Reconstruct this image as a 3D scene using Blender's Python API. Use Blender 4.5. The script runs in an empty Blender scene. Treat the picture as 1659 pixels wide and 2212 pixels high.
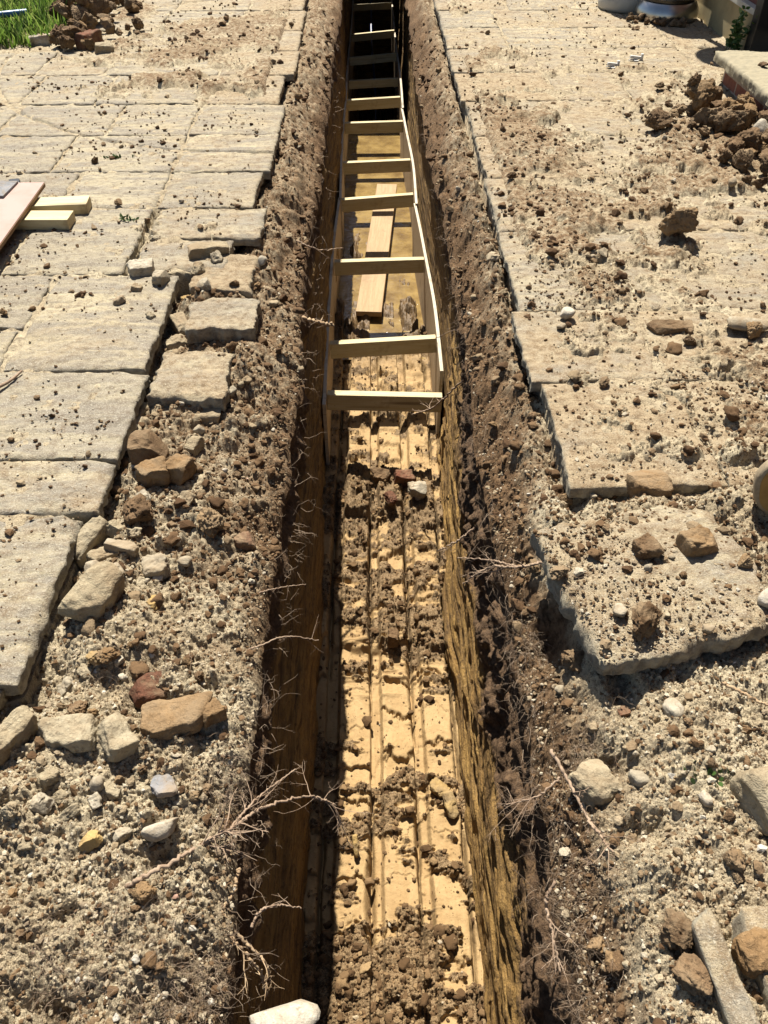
import bpy, bmesh, math, random
import numpy as np
from mathutils import Vector, Matrix, Euler

# ------------------------------------------------------------------ camera, sky, sun, exposure
SC = bpy.context.scene
COL = SC.collection
CAM_H, PITCH, YAW = 1.45, math.radians(44.0), math.radians(-0.73)
FPX = 1671.0                                   # focal length in pixels of a 1659 x 2212 picture
cam_data = bpy.data.cameras.new("camera")
cam = bpy.data.objects.new("camera", cam_data)
COL.objects.link(cam)
cam.location = (0, 0, CAM_H)
cam.rotation_euler = (math.pi / 2 - PITCH, 0, YAW)
cam_data.sensor_fit = 'VERTICAL'
cam_data.sensor_height = 24.0
cam_data.lens = 24.0 * FPX / 2212.0
cam_data.clip_start = 0.02
cam_data.clip_end = 400
SC.camera = cam

SUN_TO = Vector((-0.11, 0.60, 1.0)).normalized()     # towards the sun: ahead, a little to the left, high
world = bpy.data.worlds.new("World")
SC.world = world
world.use_nodes = True
wn = world.node_tree
wn.nodes.clear()
sky = wn.nodes.new("ShaderNodeTexSky")
sky.sky_type = 'NISHITA'
sky.sun_disc = False
sky.sun_elevation = math.asin(SUN_TO.z)
sky.sun_rotation = math.atan2(SUN_TO.x, SUN_TO.y)
bg = wn.nodes.new("ShaderNodeBackground")
bg.inputs[1].default_value = 0.05
wo = wn.nodes.new("ShaderNodeOutputWorld")
wn.links.new(sky.outputs[0], bg.inputs[0])
wn.links.new(bg.outputs[0], wo.inputs[0])

sun_data = bpy.data.lights.new("sun", 'SUN')
sun_data.energy = 5.0
sun_data.angle = math.radians(0.5)
sun_data.color = (1.0, 0.95, 0.85)
sun = bpy.data.objects.new("sun", sun_data)
sun.rotation_euler = (-SUN_TO).to_track_quat('-Z', 'Y').to_euler()
sun.location = (-3, 6, 12)
COL.objects.link(sun)

SC.view_settings.view_transform = 'Standard'
SC.view_settings.look = 'None'
SC.view_settings.exposure = 1.30
SC.view_settings.gamma = 1.0
SC.view_settings.use_curve_mapping = False
SC.cycles.max_bounces = 6
SC.cycles.diffuse_bounces = 2

RNG = np.random.default_rng(7)
random.seed(7)

# ------------------------------------------------------------------ helpers: design-time pixel -> point on a real plane
CP, SP_ = math.cos(PITCH), math.sin(PITCH)
def ray(px, py):
    a, b = (px - 829.5) / FPX, (1106 - py) / FPX
    y, z = CP + b * SP_, -SP_ + b * CP
    c, s = math.cos(YAW), math.sin(YAW)
    return Vector((a * c - y * s, a * s + y * c, z))
def atz(px, py, z=0.0):
    r = ray(px, py); t = (z - CAM_H) / r.z
    return Vector((0, 0, CAM_H)) + r * t
def atx(px, py, x):
    r = ray(px, py); t = x / r.x
    return Vector((0, 0, CAM_H)) + r * t
def aty(px, py, y):
    r = ray(px, py); t = y / r.y
    return Vector((0, 0, CAM_H)) + r * t

# ------------------------------------------------------------------ numpy noise
def _hash(ix, iy, iz, seed):
    n = (ix.astype(np.uint32) * np.uint32(73856093)) ^ (iy.astype(np.uint32) * np.uint32(19349663)) ^ (iz.astype(np.uint32) * np.uint32(83492791)) ^ np.uint32((seed * 2654435761) & 0xffffffff)
    n ^= n >> np.uint32(15); n *= np.uint32(0x85ebca6b); n ^= n >> np.uint32(13); n *= np.uint32(0xc2b2ae35); n ^= n >> np.uint32(16)
    return n
def _u(n):
    return n.astype(np.float64) / 4294967296.0
def vn2(x, y, seed=0):
    x = np.asarray(x, float); y = np.asarray(y, float)
    x, y = np.broadcast_arrays(x, y)
    xi, yi = np.floor(x), np.floor(y)
    fx, fy = x - xi, y - yi
    xi = xi.astype(np.int64); yi = yi.astype(np.int64)
    z = np.zeros_like(xi)
    ux = fx * fx * fx * (fx * (fx * 6 - 15) + 10); uy = fy * fy * fy * (fy * (fy * 6 - 15) + 10)
    a = _u(_hash(xi, yi, z, seed)); b = _u(_hash(xi + 1, yi, z, seed)); c = _u(_hash(xi, yi + 1, z, seed)); d = _u(_hash(xi + 1, yi + 1, z, seed))
    return ((a + (b - a) * ux) * (1 - uy) + (c + (d - c) * ux) * uy) * 2 - 1
def vn3(x, y, z, seed=0):
    xi, yi, zi = np.floor(x), np.floor(y), np.floor(z)
    fx, fy, fz = x - xi, y - yi, z - zi
    xi, yi, zi = xi.astype(np.int64), yi.astype(np.int64), zi.astype(np.int64)
    q = lambda f: f * f * f * (f * (f * 6 - 15) + 10)
    ux, uy, uz = q(fx), q(fy), q(fz)
    r = 0
    for dz, wz in ((0, 1 - uz), (1, uz)):
        for dy, wy in ((0, 1 - uy), (1, uy)):
            for dx, wx in ((0, 1 - ux), (1, ux)):
                r = r + _u(_hash(xi + dx, yi + dy, zi + dz, seed)) * wx * wy * wz
    return r * 2 - 1
def fbm2(x, y, o=4, seed=0, gain=0.5):
    r, a, n = 0, 1.0, 0
    for k in range(o):
        r = r + a * vn2(x * 2 ** k + 17.3 * k, y * 2 ** k - 9.1 * k, seed + k); n += a; a *= gain
    return r / n * 1.5
def fbm3(x, y, z, o=4, seed=0, gain=0.5):
    r, a, n = 0, 1.0, 0
    for k in range(o):
        r = r + a * vn3(x * 2 ** k + 17.3 * k, y * 2 ** k - 9.1 * k, z * 2 ** k + 3.7 * k, seed + k); n += a; a *= gain
    return r / n * 1.5
def cobble(x, y, seed, lo=0.2, hi=0.62):
    """height of half-buried lumps, one per unit cell"""
    xi, yi = np.floor(x).astype(np.int64), np.floor(y).astype(np.int64)
    out = np.zeros_like(x)
    zz = np.zeros_like(xi)
    for dx in (-1, 0, 1):
        for dy in (-1, 0, 1):
            cx, cy = xi + dx, yi + dy
            px = cx + _u(_hash(cx, cy, zz, seed)); py = cy + _u(_hash(cx, cy, zz, seed + 1))
            rr = lo + (hi - lo) * _u(_hash(cx, cy, zz, seed + 2)) ** 2
            sx = 0.7 + 0.6 * _u(_hash(cx, cy, zz, seed + 3))
            d2 = ((x - px) * sx) ** 2 + ((y - py) / sx) ** 2
            out = np.maximum(out, np.sqrt(np.maximum(0, rr * rr - d2)))
    return out
def sm(a, b, x):
    t = np.clip((x - a) / (b - a), 0, 1)
    return t * t * (3 - 2 * t)

# ------------------------------------------------------------------ materials
ALB = 0.70
def alb(c): return tuple(v * ALB for v in c)
class NT:
    def __init__(self, name):
        self.m = bpy.data.materials.new(name); self.m.use_nodes = True
        self.t = self.m.node_tree
        self.b = self.t.nodes["Principled BSDF"]
        self.out = self.t.nodes["Material Output"]
    def n(self, typ, **kw):
        nd = self.t.nodes.new(typ)
        for k, v in kw.items(): setattr(nd, k, v)
        return nd
    def l(self, a, b): self.t.links.new(a, b)
    def coords(self, scale=(1, 1, 1), src="Object"):
        tc = self.n("ShaderNodeTexCoord"); mp = self.n("ShaderNodeMapping")
        mp.inputs["Scale"].default_value = scale
        self.l(tc.outputs[src], mp.inputs[0]); return mp.outputs[0]
    def noise(self, co, scale, detail=5, rough=0.6, dist=0.0):
        nd = self.n("ShaderNodeTexNoise")
        nd.inputs["Scale"].default_value = scale; nd.inputs["Detail"].default_value = detail
        nd.inputs["Roughness"].default_value = rough; nd.inputs["Distortion"].default_value = dist
        self.l(co, nd.inputs["Vector"]); return nd.outputs["Fac"]
    def ramp(self, fac, stops):
        nd = self.n("ShaderNodeValToRGB"); e = nd.color_ramp.elements
        while len(e) < len(stops): e.new(0.5)
        for i, (p, c) in enumerate(stops):
            e[i].position = p
            e[i].color = (c, c, c, 1) if not isinstance(c, tuple) else (*alb(c), 1)
        self.l(fac, nd.inputs[0]); return nd.outputs[0]
    def mix(self, fac, a, b, mode='MIX'):
        nd = self.n("ShaderNodeMix", data_type='RGBA', blend_type=mode)
        if isinstance(fac, (int, float)): nd.inputs[0].default_value = fac
        else: self.l(fac, nd.inputs[0])
        for i, v in ((6, a), (7, b)):
            if isinstance(v, tuple): nd.inputs[i].default_value = (*alb(v), 1)
            else: self.l(v, nd.inputs[i])
        return nd.outputs[2]
    def math(self, op, a, b=0.0):
        nd = self.n("ShaderNodeMath", operation=op)
        for i, v in ((0, a), (1, b)):
            if isinstance(v, (int, float)): nd.inputs[i].default_value = v
            else: self.l(v, nd.inputs[i])
        return nd.outputs[0]
    def attr(self, name, typ='GEOMETRY'):
        nd = self.n("ShaderNodeAttribute", attribute_type=typ, attribute_name=name); return nd
    def bump(self, h, strength=0.5, dist=0.01, prev=None):
        nd = self.n("ShaderNodeBump"); nd.inputs["Strength"].default_value = strength; nd.inputs["Distance"].default_value = dist
        self.l(h, nd.inputs["Height"])
        if prev is not None: self.l(prev, nd.inputs["Normal"])
        return nd.outputs[0]
    def finish(self, color, rough=0.9, normal=None, spec=0.25, metal=0.0):
        if isinstance(color, tuple): self.b.inputs["Base Color"].default_value = (*color, 1)
        else: self.l(color, self.b.inputs["Base Color"])
        if isinstance(rough, (int, float)): self.b.inputs["Roughness"].default_value = rough
        else: self.l(rough, self.b.inputs["Roughness"])
        self.b.inputs["Specular IOR Level"].default_value = spec
        self.b.inputs["Metallic"].default_value = metal
        if normal is not None: self.l(normal, self.b.inputs["Normal"])
        return self.m

def mat_soil(name, pale, mid, dark, grit=1.0):
    t = NT(name); co = t.coords()
    n1 = t.noise(co, 3.2, 6, 0.65, 0.3); n2 = t.noise(co, 38, 6, 0.7); n3 = t.noise(co, 330, 3, 0.7)
    c = t.mix(t.ramp(n1, [(0.36, 0.0), (0.62, 1.0)]), pale, mid)
    c = t.mix(t.ramp(n2, [(0.48, 0.0), (0.66, 0.9)]), c, dark)
    c = t.mix(t.ramp(n3, [(0.48, 0.0), (0.66, 0.7)]), c, tuple(v * 1.3 for v in pale))
    n5 = t.noise(co, 150, 3, 0.75)
    c = t.mix(t.ramp(n5, [(0.56, 0.0), (0.66, 0.85)]), c, tuple(v * 0.8 for v in dark))
    vo = t.n("ShaderNodeTexVoronoi"); vo.inputs["Scale"].default_value = 95; t.l(co, vo.inputs["Vector"])
    c = t.mix(t.ramp(vo.outputs["Distance"], [(0.05, 0.45), (0.16, 0.0)]), c, tuple(v * 0.5 for v in dark))
    # soil horizon: darker moist earth below the dried crust
    geo = t.n("ShaderNodeNewGeometry"); sep = t.n("ShaderNodeSeparateXYZ"); t.l(geo.outputs["Position"], sep.inputs[0])
    zz = t.math('ADD', sep.outputs[2], t.math('MULTIPLY', t.math('SUBTRACT', t.noise(co, 9, 4), 0.5), 0.20))
    c = t.mix(t.ramp(t.math('MULTIPLY', t.math('ADD', zz, 0.075), -11.0), [(0.0, 0.0), (1.0, 0.95)]), c, t.mix(t.ramp(n2, [(0.36, 0.0), (0.60, 1.0)]), (0.24, 0.145, 0.075), (0.08, 0.044, 0.021)))
    sp = t.attr("spoil")
    f = t.math('ADD', sp.outputs["Fac"], t.math('MULTIPLY', t.math('SUBTRACT', n2, 0.5), 1.2))
    c = t.mix(t.ramp(f, [(0.30, 0.0), (0.62, 0.9)]), c, t.mix(t.ramp(n5, [(0.44, 0.0), (0.58, 1.0)]), (0.27, 0.165, 0.085), (0.095, 0.052, 0.025)))
    b = t.bump(n3, 0.9 * grit, 0.004); b = t.bump(n2, 0.6 * grit, 0.02, b)
    return t.finish(c, 0.95, b, 0.15)

M = {}
M['soil'] = mat_soil("dry_soil", (0.56, 0.475, 0.325), (0.39, 0.30, 0.185), (0.12, 0.08, 0.048))

def mat_clump(name, a, b_, dark, grit=1.0, rough=0.93):
    t = NT(name); ge = t.n('ShaderNodeNewGeometry'); co = ge.outputs['Position']
    oi = t.n("ShaderNodeObjectInfo")
    n1 = t.noise(co, 14, 5, 0.7); n2 = t.noise(co, 120, 4, 0.7)
    c = t.mix(oi.outputs["Random"], a, b_)
    c = t.mix(t.ramp(n1, [(0.40, 0.0), (0.68, 0.8)]), c, dark)
    c = t.mix(t.ramp(n2, [(0.52, 0.0), (0.75, 0.5)]), c, tuple(min(1, v * 1.5) for v in a))
    n3 = t.noise(co, 55, 5, 0.75, 0.3)
    c = t.mix(t.ramp(n3, [(0.55, 0.0), (0.66, 0.7)]), c, tuple(v * 0.7 for v in dark))
    n0 = t.noise(co, 4.5, 6, 0.7, 0.6)
    c = t.mix(t.ramp(n0, [(0.46, 0.0), (0.60, 0.75)]), c, (0.31, 0.225, 0.135))
    b = t.bump(n2, 0.8 * grit, 0.006); b = t.bump(n1, 0.5 * grit, 0.02, b); b = t.bump(n3, -0.7, 0.008, b)
    return t.finish(c, rough, b, 0.15)
M['clod'] = mat_clump("brown_clod", (0.24, 0.155, 0.085), (0.15, 0.09, 0.045), (0.07, 0.04, 0.02))
M['ochre'] = mat_clump("ochre_clay", (0.33, 0.215, 0.11), (0.26, 0.155, 0.07), (0.13, 0.08, 0.04))
M['stone'] = mat_clump("pale_stone", (0.50, 0.44, 0.34), (0.40, 0.345, 0.25), (0.26, 0.21, 0.14), 0.6)
M['white_stone'] = mat_clump("white_stone", (0.58, 0.53, 0.44), (0.50, 0.44, 0.345), (0.34, 0.275, 0.19), 0.6)
M['mortar'] = mat_clump("mortar_block", (0.45, 0.385, 0.265), (0.38, 0.31, 0.20), (0.24, 0.18, 0.11), 1.0)
M['red_brick'] = mat_clump("red_brick", (0.19, 0.075, 0.042), (0.15, 0.06, 0.035), (0.13, 0.08, 0.05), 0.9)
M['edging'] = mat_clump("mottled_concrete", (0.36, 0.325, 0.25), (0.32, 0.29, 0.22), (0.17, 0.145, 0.10), 1.0)
M['slate'] = mat_clump("grey_slate", (0.30, 0.30, 0.31), (0.25, 0.25, 0.26), (0.17, 0.17, 0.17), 0.5)
M['yellow_clay'] = mat_clump("yellow_clay", (0.46, 0.32, 0.13), (0.42, 0.28, 0.11), (0.28, 0.18, 0.07), 0.8)

def mat_crumb(name, stops):
    t = NT(name); co = t.coords(); at = t.attr("tint")
    c = t.ramp(at.outputs["Fac"], stops)
    n = t.noise(co, 260, 3, 0.7)
    c = t.mix(t.ramp(n, [(0.4, 0.0), (0.75, 0.5)]), c, (0.08, 0.052, 0.03))
    return t.finish(c, 0.95, t.bump(n, 0.7, 0.004), 0.15)
M['crumb'] = mat_crumb("soil_crumb", [(0.0, (0.095, 0.052, 0.025)), (0.35, (0.19, 0.115, 0.058)), (0.6, (0.36, 0.275, 0.17)), (0.85, (0.50, 0.41, 0.28)), (1.0, (0.60, 0.53, 0.40))])
M['gravel'] = mat_crumb("gravel_chip", [(0.0, (0.27, 0.2, 0.13)), (0.4, (0.42, 0.34, 0.23)), (0.8, (0.55, 0.48, 0.36)), (0.97, (0.68, 0.63, 0.54)), (1.0, (0.38, 0.13, 0.06))])
M['clay_crumb'] = mat_crumb("clay_crumb", [(0.0, (0.11, 0.062, 0.028)), (0.5, (0.25, 0.155, 0.075)), (0.85, (0.44, 0.30, 0.15)), (1.0, (0.55, 0.46, 0.33))])

def mat_slab():
    t = NT("riven_paving"); co = t.coords(); oi = t.n("ShaderNodeObjectInfo")
    geo = t.n("ShaderNodeNewGeometry")
    mp = t.n("ShaderNodeMapping"); mp.inputs["Scale"].default_value = (1.3, 7, 4); t.l(geo.outputs["Position"], mp.inputs[0])
    gp = geo.outputs["Position"]
    n1 = t.noise(mp.outputs[0], 2.2, 7, 0.65, 0.6); n2 = t.noise(gp, 30, 6, 0.7); n3 = t.noise(gp, 220, 4, 0.7); n0 = t.noise(gp, 2.6, 5, 0.6, 0.8)
    base = t.mix(t.ramp(oi.outputs["Random"], [(0.15, 0.0), (0.85, 1.0)]), (0.52, 0.44, 0.285), (0.43, 0.37, 0.255))
    c = t.mix(t.ramp(n1, [(0.40, 0.0), (0.58, 0.9)]), base, (0.285, 0.25, 0.20))
    nb = t.noise(gp, 1.1, 5, 0.65, 1.0)
    c = t.mix(t.ramp(nb, [(0.45, 0.0), (0.62, 0.40)]), c, (0.29, 0.24, 0.17))
    c = t.mix(t.ramp(n0, [(0.54, 0.0), (0.68, 0.45)]), c, (0.50, 0.385, 0.22))
    c = t.mix(t.ramp(n2, [(0.47, 0.0), (0.66, 0.75)]), c, (0.20, 0.155, 0.11))
    c = t.mix(t.ramp(n3, [(0.52, 0.0), (0.66, 0.75)]), c, (0.60, 0.55, 0.45))
    n4 = t.noise(gp, 420, 3, 0.7)
    c = t.mix(t.ramp(n4, [(0.58, 0.0), (0.70, 0.8)]), c, (0.13, 0.095, 0.06))
    # trodden-in earth
    du = t.attr("dust", 'OBJECT')
    nd = t.noise(gp, 5.5, 7, 0.72, 0.4)
    f = t.math('ADD', t.math('SUBTRACT', nd, 0.72), t.math('MULTIPLY', du.outputs["Fac"], 0.50))
    soilc = t.mix(t.ramp(n2, [(0.42, 0.0), (0.62, 1.0)]), (0.46, 0.355, 0.22), (0.25, 0.17, 0.095))
    soilc = t.mix(t.ramp(n3, [(0.50, 0.0), (0.68, 0.7)]), soilc, (0.56, 0.47, 0.33))
    soilc = t.mix(t.ramp(n4, [(0.52, 0.0), (0.66, 0.8)]), soilc, (0.15, 0.095, 0.05))
    c = t.mix(t.ramp(t.math('ADD', t.math('MULTIPLY', f, 2.6), t.math('MULTIPLY', t.math('SUBTRACT', n2, 0.5), 0.9)), [(0.0, 0.0), (0.8, 0.92)]), c, soilc)
    # weathered broken edges
    sep = t.n("ShaderNodeSeparateXYZ"); t.l(geo.outputs["Normal"], sep.inputs[0])
    c = t.mix(t.ramp(sep.outputs[2], [(0.25, 0.75), (0.75, 0.0)]), c, t.mix(t.ramp(n2, [(0.4, 0.0), (0.6, 1.0)]), (0.46, 0.42, 0.32), (0.25, 0.22, 0.17)))
    b = t.bump(n3, 0.9, 0.005); b = t.bump(n1, 0.45, 0.014, b); b = t.bump(n2, 0.6, 0.014, b)
    return t.finish(c, 0.92, b, 0.15)
M['slab'] = mat_slab()

def mat_clay_wall():
    t = NT("cut_clay"); co = t.coords((1, 0.55, 9)); co2 = t.coords((1, 1.5, 30)); cp = t.coords()
    n1 = t.noise(co, 1.6, 6, 0.65, 0.5); n2 = t.noise(co2, 2.0, 6, 0.7, 0.3); n3 = t.noise(cp, 55, 5, 0.7)
    n4 = t.noise(cp, 6.0, 6, 0.7, 0.5); n6 = t.noise(cp, 170, 3, 0.7)
    c = t.mix(t.ramp(n1, [(0.38, 0.0), (0.62, 1.0)]), (0.47, 0.285, 0.088), (0.31, 0.175, 0.052))
    c = t.mix(t.ramp(n2, [(0.46, 0.0), (0.64, 0.9)]), c, (0.10, 0.056, 0.024))
    c = t.mix(t.ramp(n4, [(0.50, 0.0), (0.66, 0.75)]), c, (0.15, 0.088, 0.038))
    c = t.mix(t.ramp(n6, [(0.58, 0.0), (0.72, 0.6)]), c, (0.44, 0.29, 0.12))
    c = t.mix(t.ramp(n3, [(0.54, 0.0), (0.68, 0.8)]), c, (0.075, 0.044, 0.022))
    geo = t.n("ShaderNodeNewGeometry"); sep = t.n("ShaderNodeSeparateXYZ"); t.l(geo.outputs["Position"], sep.inputs[0])
    zz = t.math('ADD', sep.outputs[2], t.math('MULTIPLY', t.math('SUBTRACT', t.noise(cp, 7, 5), 0.5), 0.2))
    tops = t.mix(t.ramp(n3, [(0.38, 0.0), (0.66, 1.0)]), (0.20, 0.12, 0.062), (0.065, 0.036, 0.018))
    c = t.mix(t.ramp(t.math('ADD', t.attr('top').outputs['Fac'], t.math('MULTIPLY', t.math('SUBTRACT', n3, 0.5), 0.8)), [(0.25, 0.0), (0.60, 1.0)]), c, tops)
    b = t.bump(n2, 0.7, 0.02); b = t.bump(n3, 0.8, 0.02, b); b = t.bump(n6, 0.6, 0.004, b)
    return t.finish(c, 0.8, b, 0.25)
M['wall_clay'] = mat_clay_wall()

def mat_floor():
    t = NT("scraped_clay"); co = t.coords((6, 1.0, 1)); cp = t.coords()
    n1 = t.noise(co, 5, 5, 0.6); n2 = t.noise(cp, 5.5, 6, 0.7, 0.4); n3 = t.noise(cp, 48, 5, 0.75); n4 = t.noise(cp, 300, 3, 0.7)
    n5 = t.noise(cp, 9, 6, 0.7, 0.5)
    c = t.mix(t.ramp(n1, [(0.36, 0.0), (0.66, 1.0)]), (0.46, 0.31, 0.145), (0.40, 0.255, 0.11))
    c = t.mix(t.ramp(n5, [(0.45, 0.0), (0.66, 0.7)]), c, (0.31, 0.195, 0.082))
    d = t.attr("dirt")
    f = t.math('ADD', t.math('MULTIPLY', t.math('SUBTRACT', n3, 0.5), 2.2), t.math('SUBTRACT', d.outputs["Fac"], 0.25))
    soilc = t.mix(t.ramp(n4, [(0.46, 0.0), (0.62, 1.0)]), (0.13, 0.08, 0.038), (0.36, 0.245, 0.125))
    c = t.mix(t.ramp(f, [(0.20, 0.0), (0.45, 0.95)]), c, soilc)
    w = t.attr("wet")
    c = t.mix(w.outputs["Fac"], c, t.mix(n3, (0.22, 0.135, 0.055), (0.09, 0.052, 0.022)))
    b = t.bump(n1, 0.12, 0.004); b = t.bump(n5, 0.5, 0.02, b); b = t.bump(n4, 0.5, 0.003, b); b = t.bump(n3, 0.35, 0.01, b)
    r = t.math('SUBTRACT', 0.8, t.math('MULTIPLY', w.outputs["Fac"], 0.25))
    return t.finish(c, r, b, 0.3)
M['floor'] = mat_floor()

def mat_wood(name, a, b_, knot, sc=(1.2, 16, 16), rough=0.65):
    t = NT(name); co = t.coords(sc); oi = t.n("ShaderNodeObjectInfo"); cp = t.coords()
    ad = t.n("ShaderNodeVectorMath", operation='ADD'); t.l(co, ad.inputs[0])
    cb = t.n("ShaderNodeCombineXYZ"); t.l(t.math('MULTIPLY', oi.outputs["Random"], 31.0), cb.inputs[0]); t.l(t.math('MULTIPLY', oi.outputs["Random"], 17.0), cb.inputs[1]); t.l(cb.outputs[0], ad.inputs[1])
    n1 = t.noise(ad.outputs[0], 2.2, 6, 0.6, 1.2); n2 = t.noise(ad.outputs[0], 14, 4, 0.6); n3 = t.noise(cp, 9, 4, 0.7); n4 = t.noise(cp, 70, 3, 0.7)
    c = t.mix(t.ramp(n1, [(0.38, 0.0), (0.62, 1.0)]), a, b_)
    c = t.mix(t.ramp(n2, [(0.55, 0.0), (0.70, 0.5)]), c, knot)
    c = t.mix(t.ramp(n3, [(0.60, 0.0), (0.78, 0.55)]), c, knot)
    c = t.mix(t.ramp(n4, [(0.70, 0.0), (0.76, 0.8)]), c, (0.16, 0.10, 0.05))
    vo = t.n('ShaderNodeTexVoronoi'); vo.inputs['Scale'].default_value = 1.0; t.l(ad.outputs[0], vo.inputs['Vector'])
    c = t.mix(t.ramp(vo.outputs['Distance'], [(0.10, 0.85), (0.22, 0.0)]), c, tuple(v * 0.55 for v in knot))
    n5 = t.noise(cp, 3.5, 6, 0.75, 0.5)
    c = t.mix(t.ramp(n5, [(0.56, 0.0), (0.68, 0.6)]), c, (0.27, 0.17, 0.08))
    return t.finish(c, rough, t.bump(n2, 0.25, 0.002), 0.3)
M['pine'] = mat_wood("sawn_pine", (0.66, 0.56, 0.33), (0.58, 0.46, 0.24), (0.44, 0.31, 0.14))
M['ply'] = mat_wood("plywood_face", (0.56, 0.43, 0.27), (0.50, 0.36, 0.21), (0.38, 0.26, 0.14), (0.8, 9, 5))
M['plank'] = mat_wood("muddy_plank", (0.44, 0.29, 0.145), (0.36, 0.225, 0.10), (0.20, 0.115, 0.05))
M['ply_edge'] = mat_wood("plywood_edge", (0.60, 0.54, 0.42), (0.52, 0.44, 0.32), (0.32, 0.24, 0.15), (1, 1, 120))
M['brown_edge'] = mat_wood("board_edge", (0.30, 0.17, 0.075), (0.24, 0.13, 0.055), (0.13, 0.07, 0.03), (1, 1, 90))

def mat_simple(name, c, rough, spec=0.4, metal=0.0, c2=None, scale=20, bump=0.0):
    t = NT(name); co = t.coords()
    n = t.noise(co, scale, 5, 0.65)
    col = t.mix(t.ramp(n, [(0.42, 0.0), (0.70, 0.9)]), c, c2 if c2 else tuple(v * 0.75 for v in c))
    return t.finish(col, rough, t.bump(n, bump, 0.005) if bump else None, spec, metal)
M['pink'] = mat_simple("pink_board_face", (0.50, 0.36, 0.315), 0.9, 0.1, 0, (0.45, 0.265, 0.205), 5)
M['root'] = mat_simple("pale_root", (0.40, 0.29, 0.20), 0.85, 0.2, 0, (0.24, 0.155, 0.10), 45, 0.5)
M['root_tan'] = mat_simple("tan_root", (0.50, 0.36, 0.22), 0.85, 0.2, 0, (0.31, 0.19, 0.10), 45, 0.5)
M['hair'] = mat_simple("fine_root", (0.36, 0.27, 0.19), 0.9, 0.1, 0, (0.20, 0.135, 0.09), 60)
M['steel'] = mat_simple("dull_steel", (0.62, 0.60, 0.56), 0.28, 0.5, 1.0, (0.45, 0.42, 0.37), 6)
M['dark_steel'] = mat_simple("dark_steel", (0.10, 0.09, 0.075), 0.4, 0.5, 1.0)
M['pot'] = mat_simple("cream_glaze", (0.55, 0.53, 0.46), 0.5, 0.4, 0, (0.42, 0.39, 0.33), 8)
M['render'] = mat_simple("painted_render", (0.46, 0.37, 0.20), 0.85, 0.2, 0, (0.34, 0.265, 0.14), 7, 0.3)
M['black'] = mat_simple("black_paint", (0.012, 0.012, 0.013), 0.4, 0.4)
M['coping'] = mat_simple("weathered_stone", (0.36, 0.31, 0.21), 0.92, 0.2, 0, (0.27, 0.24, 0.17), 24, 0.7)
M['blue'] = mat_simple("blue_plastic", (0.045, 0.16, 0.34), 0.4, 0.5)
M['shaded_blue'] = mat_simple("shaded_blue_plastic", (0.012, 0.03, 0.11), 0.4, 0.5)  # blue pipe plastic with the shade of the trench end put into its colour
M['white_plastic'] = mat_simple("white_plastic", (0.72, 0.70, 0.66), 0.5, 0.4)
M['log_end'] = mat_simple("sawn_log_end", (0.40, 0.25, 0.085), 0.8, 0.2, 0, (0.29, 0.17, 0.055), 14, 0.3)
M['bark'] = mat_simple("pale_bark", (0.40, 0.32, 0.21), 0.9, 0.2, 0, (0.22, 0.17, 0.11), 30, 0.6)
M['leaf'] = mat_simple("weed_leaf", (0.085, 0.16, 0.035), 0.55, 0.4, 0, (0.05, 0.10, 0.02), 30)
M['dead_leaf'] = mat_simple("dead_leaf", (0.34, 0.17, 0.06), 0.7, 0.3, 0, (0.24, 0.10, 0.035), 30)
M['lawn'] = mat_simple("lawn_earth", (0.07, 0.10, 0.03), 0.95, 0.1, 0, (0.11, 0.09, 0.045), 8, 0.5)
M['glass'] = mat_simple("window_glass", (0.03, 0.035, 0.04), 0.08, 0.5)

def mat_grass():
    t = NT("grass_blade"); at = t.attr("tint")
    c = t.ramp(at.outputs["Fac"], [(0.0, (0.07, 0.15, 0.02)), (0.6, (0.20, 0.32, 0.05)), (1.0, (0.36, 0.40, 0.12))])
    t.finish(c, 0.6, None, 0.3)
    tr = t.n('ShaderNodeBsdfTranslucent'); t.l(c, tr.inputs[0]); mx = t.n('ShaderNodeMixShader'); mx.inputs[0].default_value = 0.5
    t.l(t.b.outputs[0], mx.inputs[1]); t.l(tr.outputs[0], mx.inputs[2]); t.l(mx.outputs[0], t.out.inputs[0])
    return t.m
M['grass'] = mat_grass()

def mat_brickwork():
    t = NT("brickwork"); tc = t.n("ShaderNodeTexCoord"); br = t.n("ShaderNodeTexBrick")
    sep = t.n("ShaderNodeSeparateXYZ"); t.l(tc.outputs["Object"], sep.inputs[0])
    cb = t.n("ShaderNodeCombineXYZ"); t.l(t.math('ADD', sep.outputs[0], sep.outputs[1]), cb.inputs[0]); t.l(sep.outputs[2], cb.inputs[1])
    t.l(cb.outputs[0], br.inputs["Vector"])
    br.inputs["Scale"].default_value = 1.0; br.inputs["Brick Width"].default_value = 0.225; br.inputs["Row Height"].default_value = 0.075; br.inputs["Mortar Size"].default_value = 0.008
    br.inputs["Color1"].default_value = (0.20, 0.075, 0.05, 1); br.inputs["Color2"].default_value = (0.14, 0.055, 0.045, 1); br.inputs["Mortar"].default_value = (0.30, 0.25, 0.2, 1)
    n = t.noise(tc.outputs["Object"], 25, 5, 0.7)
    c = t.mix(t.ramp(n, [(0.45, 0.0), (0.7, 0.5)]), br.outputs["Color"], (0.07, 0.035, 0.025))
    b = t.bump(br.outputs["Fac"], -0.6, 0.01); b = t.bump(n, 0.4, 0.01, b)
    return t.finish(c, 0.9, b, 0.2)
M['brick'] = mat_brickwork()

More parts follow.
